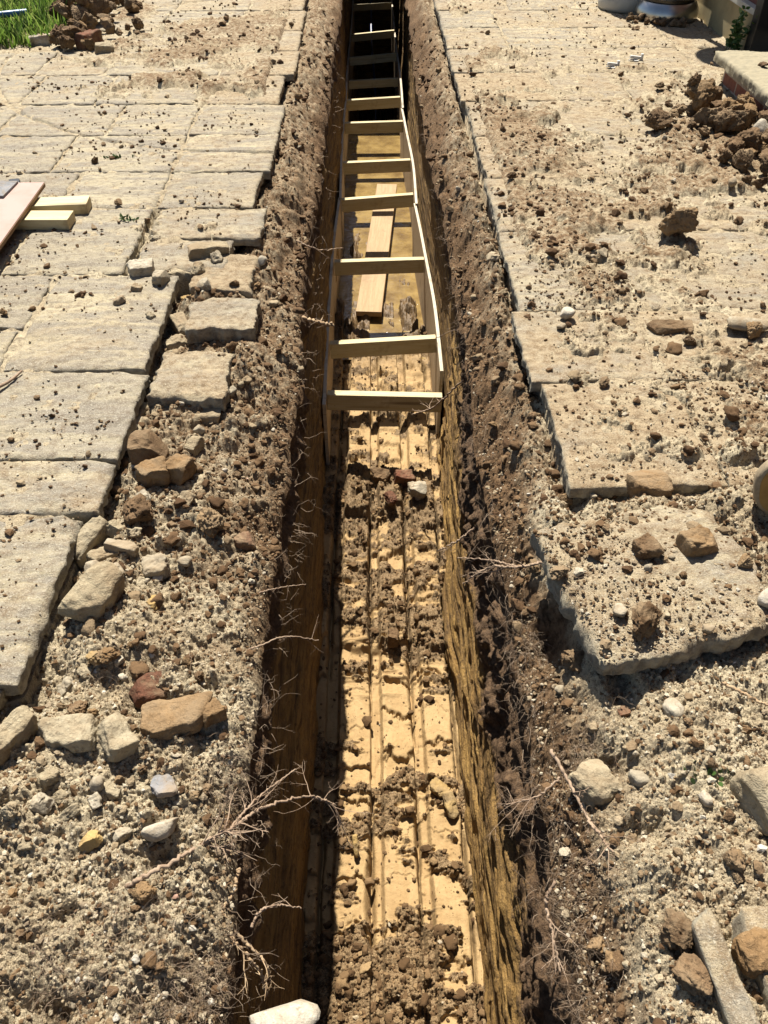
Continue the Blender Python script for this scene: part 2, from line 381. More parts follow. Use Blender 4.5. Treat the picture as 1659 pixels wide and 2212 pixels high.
def mat_water():
    t = NT("muddy_water"); co = t.coords((1, 1.6, 1))
    n = t.noise(co, 16, 4, 0.55, 0.4); n2 = t.noise(t.coords(), 6, 5, 0.65)
    c = t.mix(t.ramp(n2, [(0.38, 0.0), (0.66, 1.0)]), (0.34, 0.23, 0.085), (0.17, 0.105, 0.038))
    m = t.finish(c, 0.04, t.bump(n, 0.35, 0.02), 0.5)
    return m
M['water'] = mat_water()

# ------------------------------------------------------------------ mesh helpers
def tag(o, label=None, cat=None, group=None, kind=None):
    if label: o["label"] = label
    if cat: o["category"] = cat
    if group: o["group"] = group
    if kind: o["kind"] = kind
    return o
def link(name, me, mats, parent=None):
    o = bpy.data.objects.new(name, me); COL.objects.link(o)
    for m in (mats if isinstance(mats, (list, tuple)) else [mats]):
        if m.name not in me.materials: me.materials.append(m)
    if parent is not None: o.parent = parent
    return o
def np_mesh(name, V, F, attrs=None, flat=False):
    me = bpy.data.meshes.new(name)
    V = np.ascontiguousarray(V, dtype=np.float32); F = np.ascontiguousarray(F, dtype=np.int32)
    k = F.shape[1]
    me.vertices.add(len(V)); me.vertices.foreach_set("co", V.ravel())
    me.loops.add(F.size); me.loops.foreach_set("vertex_index", F.ravel())
    me.polygons.add(len(F)); me.polygons.foreach_set("loop_start", np.arange(0, F.size, k, dtype=np.int32))
    for an, av in (attrs or {}).items():
        a = me.attributes.new(an, 'FLOAT', 'POINT'); a.data.foreach_set("value", np.ascontiguousarray(av, dtype=np.float32).ravel())
    me.update(calc_edges=True)
    if flat: me.shade_flat()
    return me
def grid_faces(r, c, flip=False):
    i = np.arange(r * c).reshape(r, c)
    F = np.stack([i[:-1, :-1], i[:-1, 1:], i[1:, 1:], i[1:, :-1]], -1).reshape(-1, 4)
    return F[:, ::-1] if flip else F
def grid_obj(name, X, Y, Z, mat, flip=False, attrs=None):
    V = np.stack([X, Y, Z], -1).reshape(-1, 3)
    o = link(name, np_mesh(name, V, grid_faces(*X.shape, flip), attrs), mat)
    return tag(o, kind="structure")
def bm_obj(name, bm, mats, parent=None, smooth=False):
    me = bpy.data.meshes.new(name); bm.normal_update(); bm.to_mesh(me); bm.free()
    if smooth: me.shade_smooth()
    else: me.shade_flat()
    return link(name, me, mats, parent)
def add_box(bm, size, loc=(0, 0, 0), rot=(0, 0, 0), bevel=0.0, seg=2, mi=0):
    r = bmesh.ops.create_cube(bm, size=1.0)
    vs = r['verts']
    bmesh.ops.scale(bm, vec=size, verts=vs)
    if bevel:
        es = list({e for v in vs for e in v.link_edges})
        rb = bmesh.ops.bevel(bm, geom=es, offset=bevel, segments=seg, profile=0.6, affect='EDGES')
        vs = list({v for f in rb['faces'] for v in f.verts} | {v for v in vs if v.is_valid})
    bmesh.ops.transform(bm, matrix=Matrix.Translation(loc) @ Euler(rot).to_matrix().to_4x4(), verts=vs)
    for f in {f for v in vs for f in v.link_faces}: f.material_index = mi
    return vs
def lathe(bm, prof, seg=64, loc=(0, 0, 0)):
    rings = []
    for r, z in prof:
        rings.append([bm.verts.new((loc[0] + r * math.cos(2 * math.pi * i / seg), loc[1] + r * math.sin(2 * math.pi * i / seg), loc[2] + z)) for i in range(seg)])
    for a, b in zip(rings, rings[1:]):
        for i in range(seg):
            bm.faces.new((a[i], a[(i + 1) % seg], b[(i + 1) % seg], b[i]))
    return rings
def tubes(paths, sides=5):
    """paths: list of (points Nx3, radii N) -> V, F of plain tubes"""
    Vs, Fs, off = [], [], 0
    ang = np.arange(sides) * 2 * np.pi / sides
    for P, R in paths:
        P = np.asarray(P, float); R = np.asarray(R, float); n = len(P)
        T = np.gradient(P, axis=0); T /= np.linalg.norm(T, axis=1)[:, None] + 1e-9
        ref = np.tile(np.array([0.31, 0.17, 0.93]), (n, 1))
        A = np.cross(T, ref); A /= np.linalg.norm(A, axis=1)[:, None] + 1e-9
        B = np.cross(T, A)
        ring = P[:, None, :] + R[:, None, None] * (np.cos(ang)[None, :, None] * A[:, None, :] + np.sin(ang)[None, :, None] * B[:, None, :])
        Vs.append(ring.reshape(-1, 3))
        i = np.arange(n * sides).reshape(n, sides) + off
        j = np.roll(i, -1, 1)
        Fs.append(np.stack([i[:-1], j[:-1], j[1:], i[1:]], -1).reshape(-1, 4))
        off += n * sides
    return np.concatenate(Vs), np.concatenate(Fs)
def smooth_path(pts, n):
    P = np.asarray([tuple(p) for p in pts], float)
    P = np.vstack([2 * P[0] - P[1], P, 2 * P[-1] - P[-2]])
    out = []
    m = len(P) - 3
    for k in np.linspace(0, m, n):
        i = min(int(k), m - 1); t = k - i
        a, b, c, d = P[i:i + 4]
        out.append(0.5 * (2 * b + (c - a) * t + (2 * a - 5 * b + 4 * c - d) * t * t + (3 * b - a - 3 * c + d) * t ** 3))
    return np.array(out)

# ------------------------------------------------------------------ the ground: surfaces as functions
FLOOR_Z = -1.35
def lipL(y): return -0.275 - 0.02 * sm(2.4, 3.2, y) + 0.018 * vn2(y * 1.7, 0.3, 3) + 0.012 * vn2(y * 6.0, 4.3, 4)
def lipR(y): return 0.362 - 0.035 * sm(3.8, 5.5, y) + 0.018 * vn2(y * 1.6, 8.3, 5) + 0.012 * vn2(y * 7.0, 2.3, 6)
def edgeL(y): return -0.80 - 0.06 * sm(0.98, 0.94, y) + 0.19 * sm(2.86, 2.92, y) + 0.0 * y
def edgeR(y): return 0.555 + 0.0 * y
def patch(x, y): return fbm2(x * 1.5 + 3, y * 1.5, 4, 21) * 0.5 + fbm2(x * 7, y * 7, 5, 22, 0.65) * 0.5
def slab_zone(x, y):
    """1 where paving lies"""
    L = (x < edgeL(y)) & (y > 0.80) & (x > -3.4)
    R = (x > edgeR(y)) & (y > 1.615) & (x < 2.62)
    return L | R
def cover(x, y):
    """how deep loose earth lies over the paving (m), negative: none"""
    p = patch(x, y)
    thr_l = 0.58 - 0.72 * sm(4.0, 6.4, y) * sm(-2.5, -1.0, x) - 0.35 * sm(-0.9, -0.5, x) * sm(2.6, 3.2, y) - 0.5 * sm(6.0, 6.6, y) * sm(-1.6, -2.0, x)
    thr_r = 0.12 - 0.25 * sm(1.1, 0.55, x) * sm(2.8, 5.0, y) - 0.22 * sm(1.6, 1.0, y) + 0.3 * sm(5.2, 6.2, y) - 0.30 * np.exp(-(((x - 1.5) / 0.35) ** 2 + ((y - 2.2) / 0.7) ** 2)) - 0.55 * np.exp(-(((x - 0.80) / 0.30) ** 2 + ((y - 3.35) / 0.28) ** 2)) - 0.42 * np.exp(-(((x - 1.3) / 0.28) ** 2 + ((y - 3.6) / 0.2) ** 2)) - 0.40 * np.exp(-(((x - 0.88) / 0.13) ** 2 + ((y - 2.75) / 0.25) ** 2)) - 0.40 * np.exp(-(((x - 0.85) / 0.3) ** 2 + ((y - 1.78) / 0.10) ** 2)) - 0.45 * np.exp(-(((x - 0.70) / 0.22) ** 2 + ((y - 4.6) / 0.5) ** 2)) - 0.95 * np.exp(-(((x - 1.95) / 0.42) ** 2 + ((y - 4.2) / 0.75) ** 2))
    thr = np.where(x < 0, thr_l, thr_r)
    return (p - thr)
def soil(x, y):
    x = np.asarray(x, float); y = np.asarray(y, float)
    left = x < 0.05
    lip = np.where(left, lipL(y), lipR(y)); edge = np.where(left, edgeL(y), edgeR(y))
    d = np.where(left, lip - x, x - lip); w = np.abs(edge - lip)
    u = d / w
    lipz = np.where(left, -0.125, -0.20) + 0.05 * vn2(y * 1.2, np.where(left, 1.0, 5.0), 31)
    z = -0.055 + (lipz + 0.055) * (1 - sm(0.0, 0.85, u)) ** 1.15 - 0.045 * np.exp(-((u - 1.0) / 0.16) ** 2) * sm(0.8, 1.0, y)
    z = z + np.where(left, 0.025 * np.sin(np.pi * np.clip(u, 0, 1)), -0.01)
    near = np.where(left, sm(1.0, 0.75, y), sm(1.62, 1.50, y)) * sm(0.35, 1.1, u)
    z = z + near * (0.035 + 0.02 * vn2(x * 3, y * 3, 35)) + np.where(left, 0, 0.04 * np.exp(-((y - 1.56) / 0.07) ** 2) * sm(0.5, 0.8, x))
    rough = 0.026 * fbm2(x * 7, y * 7, 4, 41) + 0.014 * fbm2(x * 26, y * 26, 4, 42, 0.6) * (0.25 + 0.75 * sm(4.5, 1.5, y))
    slope = sm(1.05, 0.75, u) * sm(1.2, 2.4, y)
    rough = rough + slope * (0.07 * cobble(x * 6.5, y * 5.5, 44, 0.1, 0.6) + 0.05 * cobble(x * 13, y * 12, 45, 0.1, 0.6) - 0.025 + 0.02 * fbm2(x * 4, y * 3, 3, 46))
    lumps = 0.040 * cobble(x * 9, y * 9, 51, 0.05, 0.42) * (vn2(x * 3.1, y * 3.1, 52) > -0.1) + 0.030 * cobble(x * 24, y * 24, 61, 0.05, 0.6) * (vn2(x * 5, y * 5, 62) > 0.15) * sm(6.0, 3.5, y) + 0.011 * cobble(x * 55, y * 55, 71, 0.2, 0.7) * sm(3.2, 1.6, y) + 0.010 * cobble(x * 120, y * 120, 75, 0.2, 0.7) * sm(1.9, 1.0, y)
    free = z + rough + lumps * 0.9
    cv = cover(x, y)
    k = np.clip(cv / 0.25, 0, 1)
    cv = cv + 0.25 * sm(1.85, 1.62, y) * (x > 0.6) - 0.5 * sm(1.0, 0.85, y) * (x < 0) - 0.5 * sm(0.05, 0.0, np.where(left, edge - x, x - edge)) * 0
    k = np.clip(cv / 0.25, 0, 1)
    inn = np.where(left, edge - x, x - edge)
    under = np.maximum(sm(0.09, 0.03, inn), np.where(left, sm(0.93, 0.83, y), sm(1.72, 1.65, y)))
    gap = (x < -0.972) & (x > -1.01) & (y > 2.87) & (y < 3.51)
    over = np.where(gap, -0.04, 0) - 0.06 * under + np.where(cv > 0, 0.001 + 0.022 * k + (0.8 * np.maximum(rough, -0.01) + 0.8 * lumps) * (0.25 + 0.75 * k), np.where(left, -0.008, -0.005) + 0.008 * fbm2(x * 20, y * 20, 2, 77))
    zone = slab_zone(x, y)
    # hollow under the corner slab, and the holes in the right bank
    for hx, hy, sx, sy, dp in ((0.455, 1.19, 0.045, 0.10, 0.11), (0.49, 0.80, 0.05, 0.06, 0.09), (0.47, 0.98, 0.03, 0.05, 0.06), (0.52, 0.66, 0.05, 0.03, 0.06), (-0.50, 0.96, 0.06, 0.035, 0.05), (-0.42, 0.62, 0.04, 0.04, 0.05), (-0.56, 0.36, 0.05, 0.03, 0.05)):
        free = free - dp * np.exp(-((x - hx) / sx) ** 2 - ((y - hy) / sy) ** 2)
    lx, ly = (x - 0.68) * math.cos(0.25) + (y - 1.243) * math.sin(0.25), -(x - 0.68) * math.sin(0.25) + (y - 1.243) * math.cos(0.25)
    inside = sm(0.25, 0.20, np.abs(lx)) * sm(0.22, 0.17, np.abs(ly)) * sm(0.10, 0.0, lx + 0.5 * ly - 0.03 * fbm2(x * 9, y * 9, 3, 47))
    free = free - inside * np.maximum(0, free + 0.02)
    zz = np.where(zone, over, free)
    # loose earth drops away across the broken paving edge
    return np.minimum(zz, 0.12)
def corner(x, y):
    lx, ly = (x - 0.68) * math.cos(0.25) + (y - 1.243) * math.sin(0.25), -(x - 0.68) * math.sin(0.25) + (y - 1.243) * math.cos(0.25)
    return (np.abs(lx) < 0.24) & (np.abs(ly) < 0.21)
def surf(x, y):
    """what a thing dropped at x, y lands on (outside the trench)"""
    return np.maximum(soil(x, y), np.where(slab_zone(x, y), 0.0, np.where(corner(x, y), 0.034, -9)))
DEEP = 1.0  # extra drop of the far floor and walls, added to darken that end
def floor_z(x, y):
    jag = 0.006 * vn2(y * 0.8, 3.1, 81) + 0.003 * fbm2(y * 14, x * 3, 3, 80)
    f = lambda c, w: sm(-w, -w + 0.005, x - c - jag) * sm(w + 0.004, w - 0.014, x - c - jag)
    g = f(-0.192, 0.03) + f(-0.014, 0.026) + f(0.157, 0.026) + f(0.325, 0.03) * 1.2
    crack = sum(np.exp(-((x - c + 0.022 - jag) / (0.0085 + 0.005 * vn2(y * 5, c * 7, 79))) ** 2) for c in (-0.192, -0.014, 0.157, 0.325))
    brk = sm(-0.35, 0.0, vn2(y * 1.1, 3.0, 83) + 0.6)
    z = FLOOR_Z - 0.040 * g * brk - 0.050 * crack * sm(-0.35, 0.2, fbm2(y * 2.9, x * 2, 3, 82) + 0.2)
    bid = np.floor((x + 0.014) / 0.171)
    yy = y * 6.2 + 0.9 * vn2(bid * 3.7, y * 0.7, 84) + 0.35 * fbm2(x * 9, y * 4, 3, 85) + 0.10 * fbm2(x * 45, y * 30, 3, 78)
    st = np.floor(yy); fr = yy - st
    amp = _u(_hash(st.astype(np.int64), bid.astype(np.int64), np.zeros_like(st, dtype=np.int64), 86))
    band = 1 - 0.80 * np.clip(g, 0, 1)
    z = z + band * (0.005 + 0.032 * amp ** 2) * (1 - fr) - band * 0.01
    z = z - band * 0.028 * np.exp(-(fr / 0.06) ** 2) * (amp > 0.35)
    z = z + band * 0.028 * np.maximum(0, fbm2(x * 5, y * 34, 3, 87)) * sm(-0.1, 0.4, vn2(x * 2.5, y * 2.5, 88))
    z = z + 0.03 * sm(2.02, 2.05, y + 0.03 * vn2(x * 12, y * 2, 89)) - 0.02 * sm(3.0, 3.4, y)
    dirt = floor_dirt(x, y)
    z = z + dirt * (0.016 * (1 + fbm2(x * 20, y * 26, 5, 91, 0.7)) + 0.035 * cobble(x * 26, y * 26, 92, 0.05, 0.55) * (vn2(x * 11, y * 11, 98) > 0.05) + 0.006 * cobble(x * 90, y * 90, 90, 0.1, 0.6) + 0.030 * cobble(x * 17, y * 17, 93, 0.05, 0.45))
    heap = np.exp(-((y - 2.93) / 0.17) ** 2)
    z = z + heap * (0.035 + 0.05 * cobble(x * 9, y * 9, 94, 0.1, 0.6) + 0.02 * fbm2(x * 18, y * 18, 3, 95))
    wet = sm(4.0, 4.5, y)
    z = z + wet * (-0.05 + 0.055 * fbm2(x * 4.5, y * 3, 4, 96) + 0.03 * cobble(x * 11, y * 11, 97, 0.05, 0.5) * sm(5.6, 4.6, y)) + wet * sm(5.5, 4.8, y) * (0.065 + 0.06 * cobble(x * 14, y * 11, 99, 0.05, 0.6) + 0.03 * fbm2(x * 16, y * 14, 4, 100))
    z = z - 0.10 * sm(6.0, 7.0, y) - DEEP * sm(8.75, 8.95, y)
    z = z - 0.09 * np.exp(-((x - 0.05) / 0.055) ** 2 - ((y - 4.70) / 0.13) ** 2)
    z = z + 0.07 * np.exp(-((x + 0.17) / 0.05) ** 2) * np.exp(-((y - 5.9) / 0.35) ** 2)
    return z
def floor_dirt(x, y):
    p = 0.35 * fbm2(x * 2.2, y * 2.6, 3, 101) + 0.65 * fbm2(x * 9, y * 16, 4, 102, 0.65)
    f = sm(-0.02, 0.26, p - 0.05 + 0.15 * sm(1.6, 1.2, y) + 0.22 * np.exp(-((y - 2.35) / 0.35) ** 2) + 0.8 * np.exp(-((y - 2.93) / 0.25) ** 2) - 0.35 * np.exp(-((y - 1.75) / 0.25) ** 2) - 0.15 * np.exp(-((y - 3.55) / 0.35) ** 2) + 0.35 * sm(0.95, 0.75, y))
    return f

# rows of every ground sheet, spaced evenly as seen from standing height
th = np.radians(np.linspace(81.0, 9.6, 1150))
ROW = np.concatenate([np.linspace(-2.5, 0.2, 40), 1.45 / np.tan(th), np.linspace(8.75, 13.6, 60)])
ROW = ROW[np.concatenate([[True], np.diff(ROW) > 1e-4])]
NR = len(ROW)
NW = 190
def side_sheet(sign):
    lip = lipL(ROW) if sign < 0 else lipR(ROW)
    W = 0.42 + 0.40 * np.maximum(ROW, 0)
    s = np.concatenate([np.linspace(0, 1, 430) ** 1.05, 1 + np.linspace(0, 1, 50)[1:] ** 1.5 * 0.9])
    far = 9.0
    X = lip[:, None] + sign * W[:, None] * s[None, :]
    Xf = np.linspace(0, 1, 8)[1:][None, :] * (far - np.abs(X[:, -1:])) * sign + X[:, -1:]
    X = np.concatenate([X, Xf], 1)
    Y = np.repeat(ROW[:, None], X.shape[1], 1)
    Z = soil(X, Y)
    # round the lip over
    d = np.abs(X - lip[:, None])
    Z = Z - 0.05 * np.exp(-d / 0.02)
    Xw_top, Zt = X[:, 0], Z[:, 0]
    order = slice(None, None, -1) if sign < 0 else slice(None)
    gx, gy, gz = (X[:, ::-1], Y[:, ::-1], Z[:, ::-1]) if sign < 0 else (X, Y, Z)
    grid_obj("ground", gx, gy, gz, M['soil'], attrs={"spoil": np.where(slab_zone(gx, gy), np.clip(cover(gx, gy) * 1.6 + 0.10, 0, 0.52), 0.10 + 0.42 * sm(1.15, 0.75, np.abs(gx - lip[:, None]) / np.abs((edgeL(gy) if sign < 0 else edgeR(gy)) - lip[:, None])) * sm(0.9, 2.2, gy))})
    # the cut face
    t = np.linspace(0, 1, NW) ** 0.9
    Zw = Zt[:, None] + (FLOOR_Z - 0.06 - DEEP * sm(8.6, 8.75, ROW)[:, None] - Zt[:, None]) * t[None, :]
    Yw = np.repeat(ROW[:, None], NW, 1)
    lean = (Zw - FLOOR_Z)
    base = -0.255 - 0.025 * lean - 0.022 * sm(2.4, 3.2, Yw) if sign < 0 else 0.338 + 0.022 * lean + 0.040 * sm(2.6, 3.4, Yw) - 0.03 * sm(3.8, 5.5, Yw)
    sd = 200 if sign < 0 else 240
    top = sm(-0.36, -0.20, Zw + 0.08 * vn2(Yw * 3, Zw * 3, sd)) if sign < 0 else sm(-0.86, -0.62, Zw + 0.16 * fbm2(Yw * 2.5, Zw * 2.5, 3, sd) - 0.28 * sm(2.2, 3.2, Yw) + 0.1 * sm(1.4, 0.9, Yw) * -1)
    rough = (0.0 if sign < 0 else -0.012) + 0.035 * fbm2(Yw * 9, Zw * 9, 4, sd + 1) + 0.03 * cobble(Yw * 16, Zw * 16, sd + 2, 0.05, 0.55) + 0.015 * cobble(Yw * 40, Zw * 40, sd + 3, 0.1, 0.6)
    if sign < 0:
        cut = 0.012 * fbm2(Yw * 5, Zw * 9, 4, sd + 14, 0.6) + 0.014 * cobble(Yw * 12, Zw * 12, sd + 12, 0.02, 0.4) * (vn2(Yw * 2.4, Zw * 4, sd + 13) > 0.35) + 0.010 * vn2(Yw * 0.9, Zw * 2.5, sd + 4) + 0.006 * fbm2(Yw * 1.4, Zw * 24, 4, sd + 5) + 0.004 * np.maximum(0, fbm2(Yw * 9, Zw * 20, 3, sd + 6))
    else:
        zt = Zw + 0.035 * vn2(Yw * 1.3, Zw * 1.5, sd + 4) + 0.012 * fbm2(Yw * 6, Zw * 5, 3, sd + 7)
        stp = np.floor(zt / 0.085); fr = zt / 0.085 - stp
        ledge = 0.014 * (sm(0.0, 0.35, fr) - fr) * (0.4 + 0.9 * np.abs(vn2(Yw * 1.7, stp * 3.3, sd + 11)))
        cut = ledge + 0.008 * fbm2(Yw * 1.6, Zw * 24, 4, sd + 5) - 0.016 * cobble(Yw * 13, Zw * 13, sd + 12, 0.02, 0.45) * (vn2(Yw * 2.4, Zw * 4, sd + 13) > 0.25) + 0.007 * fbm2(Yw * 4, Zw * 14, 4, sd + 14, 0.6) - 0.014 * vn2(Yw * 1.1, Zw * 2.2, sd + 8) - 0.012 * np.maximum(0, fbm2(Yw * 8, Zw * 14, 3, sd + 9)) - 0.035 * sm(-1.08, -1.30, Zw) * (0.6 + 0.6 * vn2(Yw * 2.3, 4.0, sd + 10))
        cut = np.where(Yw > 3.4, cut * 0.35 + 0.012, cut)
    out = (1.0 if sign < 0 else -1.0)
    Xw = base + cut + top * out * rough
    f = np.exp(-t * 30.0)[None, :]
    Xw = Xw * (1 - f) + Xw_top[:, None] * f
    Xw[:, 0] = Xw_top
    grid_obj("trench_wall", Xw, Yw, Zw, M['wall_clay'], flip=(sign > 0), attrs={"top": top})
    return
side_sheet(-1)
side_sheet(+1)
fx = np.linspace(-0.32, 0.43, 300)
FX, FY = np.meshgrid(fx, ROW)
FD = floor_dirt(FX, FY)
grid_obj("trench_floor", FX, FY, floor_z(FX, FY), M['floor'], attrs={"dirt": FD, "wet": sm(4.1, 4.6, FY) + 0.0 * FX})
# ends of the trench
for yy, fl in ((-2.5, True), (13.58, False)):
    xx, zz_ = np.meshgrid(np.linspace(-0.4, 0.5, 60), np.linspace(-2.5, -0.1, 80))
    grid_obj("trench_wall", xx, yy + 0.02 * fbm2(xx * 8, zz_ * 8, 3, 301) * 1.0, zz_, M['wall_clay'], flip=fl)
# lawn round the dug and paved area
bm = bmesh.new()
for x0, x1, y0, y1 in ((-60, 60, -50, -2.5), (-60, 60, 13.6, 70), (-60, -9, -2.5, 13.6), (9, 60, -2.5, 13.6)):
    vs = [bm.verts.new((x, y, -0.05)) for x, y in ((x0, y0), (x1, y0), (x1, y1), (x0, y1))]
    bm.faces.new(vs)
tag(bm_obj("lawn", bm, M['lawn']), kind="structure")
# muddy water lying in the far half
xx, yy = np.meshgrid(np.linspace(-0.31, 0.42, 12), np.linspace(4.35, 8.86, 60))
grid_obj("water", xx, yy, np.full_like(xx, FLOOR_Z - 0.008), M['water'])

xx, yy = np.meshgrid(np.linspace(-0.04, 0.15, 8), np.linspace(4.50, 4.92, 8))
grid_obj("water", xx, yy, np.full_like(xx, FLOOR_Z - 0.022), M['water'])

# ------------------------------------------------------------------ paving slabs
CIRC = (-0.6, 6.1, 1.9)
def make_slab(x0, x1, y0, y1, label, group, dust, rot=0.0, thick=0.042, z=0.0, tilt=(0, 0), chip=0.012, name="paving_slab", seed=None, res=None, mat='slab', rag=1.0):
    seed = random.randint(1, 99999) if seed is None else seed
    cx, cy, lx, ly = (x0 + x1) / 2, (y0 + y1) / 2, x1 - x0, y1 - y0
    d = max(0.004, 0.0024 * max(cy, 0.6)) if res is None else res
    nx, ny = max(10, int(lx / d)), max(10, int(ly / d))
    u = np.linspace(-1, 1, nx); v = np.linspace(-1, 1, ny)
    U, V_ = np.meshgrid(u, v)
    X, Y = U * lx / 2, V_ * ly / 2
    wx, wy = X + cx, Y + cy
    # ragged outline
    ex = 0.006 * rag * fbm2(wy * 12, np.sign(U) * 3, 4, seed, 0.4 + 0.08 * rag); ey = 0.006 * rag * fbm2(wx * 12, np.sign(V_) * 3, 4, seed + 5, 0.4 + 0.08 * rag)
    X = X + ex * np.abs(U) ** 6 + 0.0; Y = Y + ey * np.abs(V_) ** 6
    de = np.minimum((1 - np.abs(U)) * lx / 2, (1 - np.abs(V_)) * ly / 2)
    Z = 0.0035 * fbm2(wx * 5, wy * 16, 4, seed + 9) + 0.002 * fbm2(wx * 50, wy * 50, 3, seed + 10)
    cf = fbm2(wx * 9, wy * 9, 3, seed + 11)
    Z = Z - (0.003 + chip * np.maximum(0, cf)) * np.exp(-de / (0.004 + 0.012 * np.maximum(0, cf)))
    cd = np.abs(np.hypot(wx - CIRC[0], wy - CIRC[1]) - CIRC[2] - 0.01 * vn2(wx * 6, wy * 6, 5))
    if x0 < 0: Z = Z - 0.022 * sm(0.014, 0.006, cd)
    top = np.stack([X, Y, Z], -1).reshape(-1, 3)
    idx = np.arange(nx * ny).reshape(ny, nx)
    F = [grid_faces(ny, nx)]
    ring = np.concatenate([idx[0, :], idx[1:, -1], idx[-1, -2::-1], idx[-2:0:-1, 0]])
    base = top[ring]
    n = len(ring); V = [top]; prev = ring; off = len(top)
    cen = base.mean(0)
    for q in (0.35, 0.7, 1.0):
        b = base.copy()
        dirn = (b - cen); dirn[:, 2] = 0; dirn /= np.linalg.norm(dirn, axis=1)[:, None] + 1e-9
        b[:, 2] = base[:, 2] * (1 - q) - thick * q
        b[:, :2] += dirn[:, :2] * (0.006 * fbm2(b[:, 0] * 40 + q * 7, b[:, 1] * 40, 3, seed + 20) - 0.002 * q)[:, None]
        cur = np.arange(n) + off
        F.append(np.stack([prev, cur, np.roll(cur, -1), np.roll(prev, -1)], -1))
        V.append(b); off += n; prev = cur
    me = np_mesh(name, np.concatenate(V), np.concatenate(F))
    o = link(name, me, M[mat])
    o.location = (cx, cy, z); o.rotation_euler = (tilt[0], tilt[1], rot)
    o["dust"] = float(dust)
    return tag(o, label, "paving slab" if label else None, group, "thing" if label else None)

GL, GR = "paving slabs left of the trench", "paving slabs right of the trench"
rt = lambda: (random.uniform(-.004, .004), random.uniform(-.004, .004))
make_slab(-1.30, -0.83, 0.52, 0.958, "broken pale slab at the near end of the left paving edge", GL, 0.45, rag=2.0, tilt=(0.02, 0.05), z=-0.012, chip=0.03)
make_slab(-1.245, -0.795, 0.968, 1.50, "grey left edge slab with earth on its top beside the rubble", GL, 0.5, tilt=rt(), chip=0.03)
make_slab(-1.245, -0.755, 1.508, 1.728, "short left edge slab with a yellow stained broken corner", GL, 0.55, tilt=rt(), chip=0.04)
make_slab(-1.25, -0.755, 1.738, 2.188, "clean grey left edge slab with a thin white streak down it", GL, 0.3, tilt=rt())
make_slab(-1.24, -0.775, 2.198, 2.862, "long left edge slab with pebbles and rubble at its far corner", GL, 0.35, tilt=rt())
make_slab(-1.75, -1.272, 1.2, 1.85, "left slab beside the dry stick", GL, 0.2, tilt=rt())
make_slab(-1.75, -1.272, 1.87, 2.45, "left slab with the dry stick lying across it", GL, 0.2, tilt=rt())
make_slab(-1.75, -1.262, 2.47, 2.862, "bluish grey left slab cut off by the picture edge below the board", GL, 0.3, tilt=rt())
make_slab(-1.48, -1.005, 2.88, 3.50, "large left slab in front of the two pine offcuts", GL, 0.3, tilt=rt())
make_slab(-2.1, -1.50, 2.88, 3.50, "left slab shaded by the pink board", GL, 0.2, tilt=rt())
make_slab(-0.975, -0.60, 2.90, 3.16, "loose left slab with a broken far corner beside the wide open joint", GL, 0.6, tilt=(0.01, -0.02), chip=0.03)
make_slab(-0.965, -0.49, 3.20, 3.50, "left edge slab behind the wide open joint", GL, 0.6, tilt=rt(), chip=0.02)
words_l = ["mostly clean", "earth stained", "grey", "pale", "riven buff", "worn", "dusty", "crumb strewn", "yellowish", "cracked edged"]
def rows_left():
    ys = [3.515, 3.95, 4.48, 5.02, 5.62, 6.2, 6.8, 7.45, 8.1, 8.75]
    marks = ["level with the two pine offcuts", "one row behind the pine offcuts", "two rows behind the pine offcuts", "where the curved joint crosses", "inside the curved joint", "beside the far left clod heap", "in the row next to the grass", "at the top of the photo", "beyond the clod heap"]
    for k in range(len(ys) - 1):
        xr = -0.505 - random.uniform(0, 0.09)
        i = 0
        while xr > (-3.1 if ys[k] < 6 else -1.9):
            w = random.choice([0.45, 0.6, 0.75]) if i else random.choice([0.45, 0.5])
            pos = ["nearest the trench", "second from the trench", "third from the trench", "fourth from the trench", "fifth from the trench", "sixth from the trench", "seventh from the trench"][min(i, 6)]
            make_slab(xr - w + 0.018, xr, ys[k], ys[k + 1] - 0.014, f"{words_l[(k * 3 + i) % 10]} left slab {pos} {marks[k]}", GL, random.uniform(0.15, 0.5) + 0.35 * max(0, (ys[k] - 3.8) / 4) + 0.25 * (i == 0), tilt=rt(), rot=random.uniform(-.008, .008))
            xr -= w; i += 1
rows_left()
def rows_right():
    ys = [1.01, 1.60, 2.115, 2.575, 3.25, 3.85, 4.45, 5.05, 5.65, 6.25, 6.85, 7.45, 8.1, 8.75]
    marks = ["in the nearest right row", "level with the log slice", "behind the log slice", "level with the plank in the trench", "below the clay heap", "level with the front of the clay heap", "level with the stone step", "between the step and the trench", "with white plastic bits nearby", "in the patio heater shadow row", "in front of the patio heater", "beside the patio heater", "at the top of the photo"]
    for k in range(len(ys) - 1):
        xl = 0.525 + (random.uniform(-.02, .03) if k else 0.0)
        i = 0
        while xl < 2.55:
            w = random.choice([0.45, 0.6])
            x1 = min(xl + w, 2.6)
            pos = ["nearest the trench", "second from the trench", "third from the trench", "fourth from the trench", "fifth from the trench"][min(i, 4)]
            if k == 0 and i > 0: break
            if k == 0 and i == 0:
                make_slab(0.44, 0.92, 1.033, 1.453, "tilted right corner slab with clods on it, nearest the camera of its row", GR, 0.75, rag=2.4, rot=0.25, tilt=(0.02, -0.02), z=0.034, chip=0.05, thick=0.055)
            else:
                make_slab(xl, x1 - 0.014, ys[k], ys[k + 1] - 0.012, f"{words_l[(k * 7 + i * 3) % 10]} right slab {pos} {marks[k]}", GR, random.uniform(0.62, 1.1) - 0.2 * (k > 8), tilt=rt(), rot=random.uniform(-.01, .01), chip=0.02)
            xl += w; i += 1
rows_right()
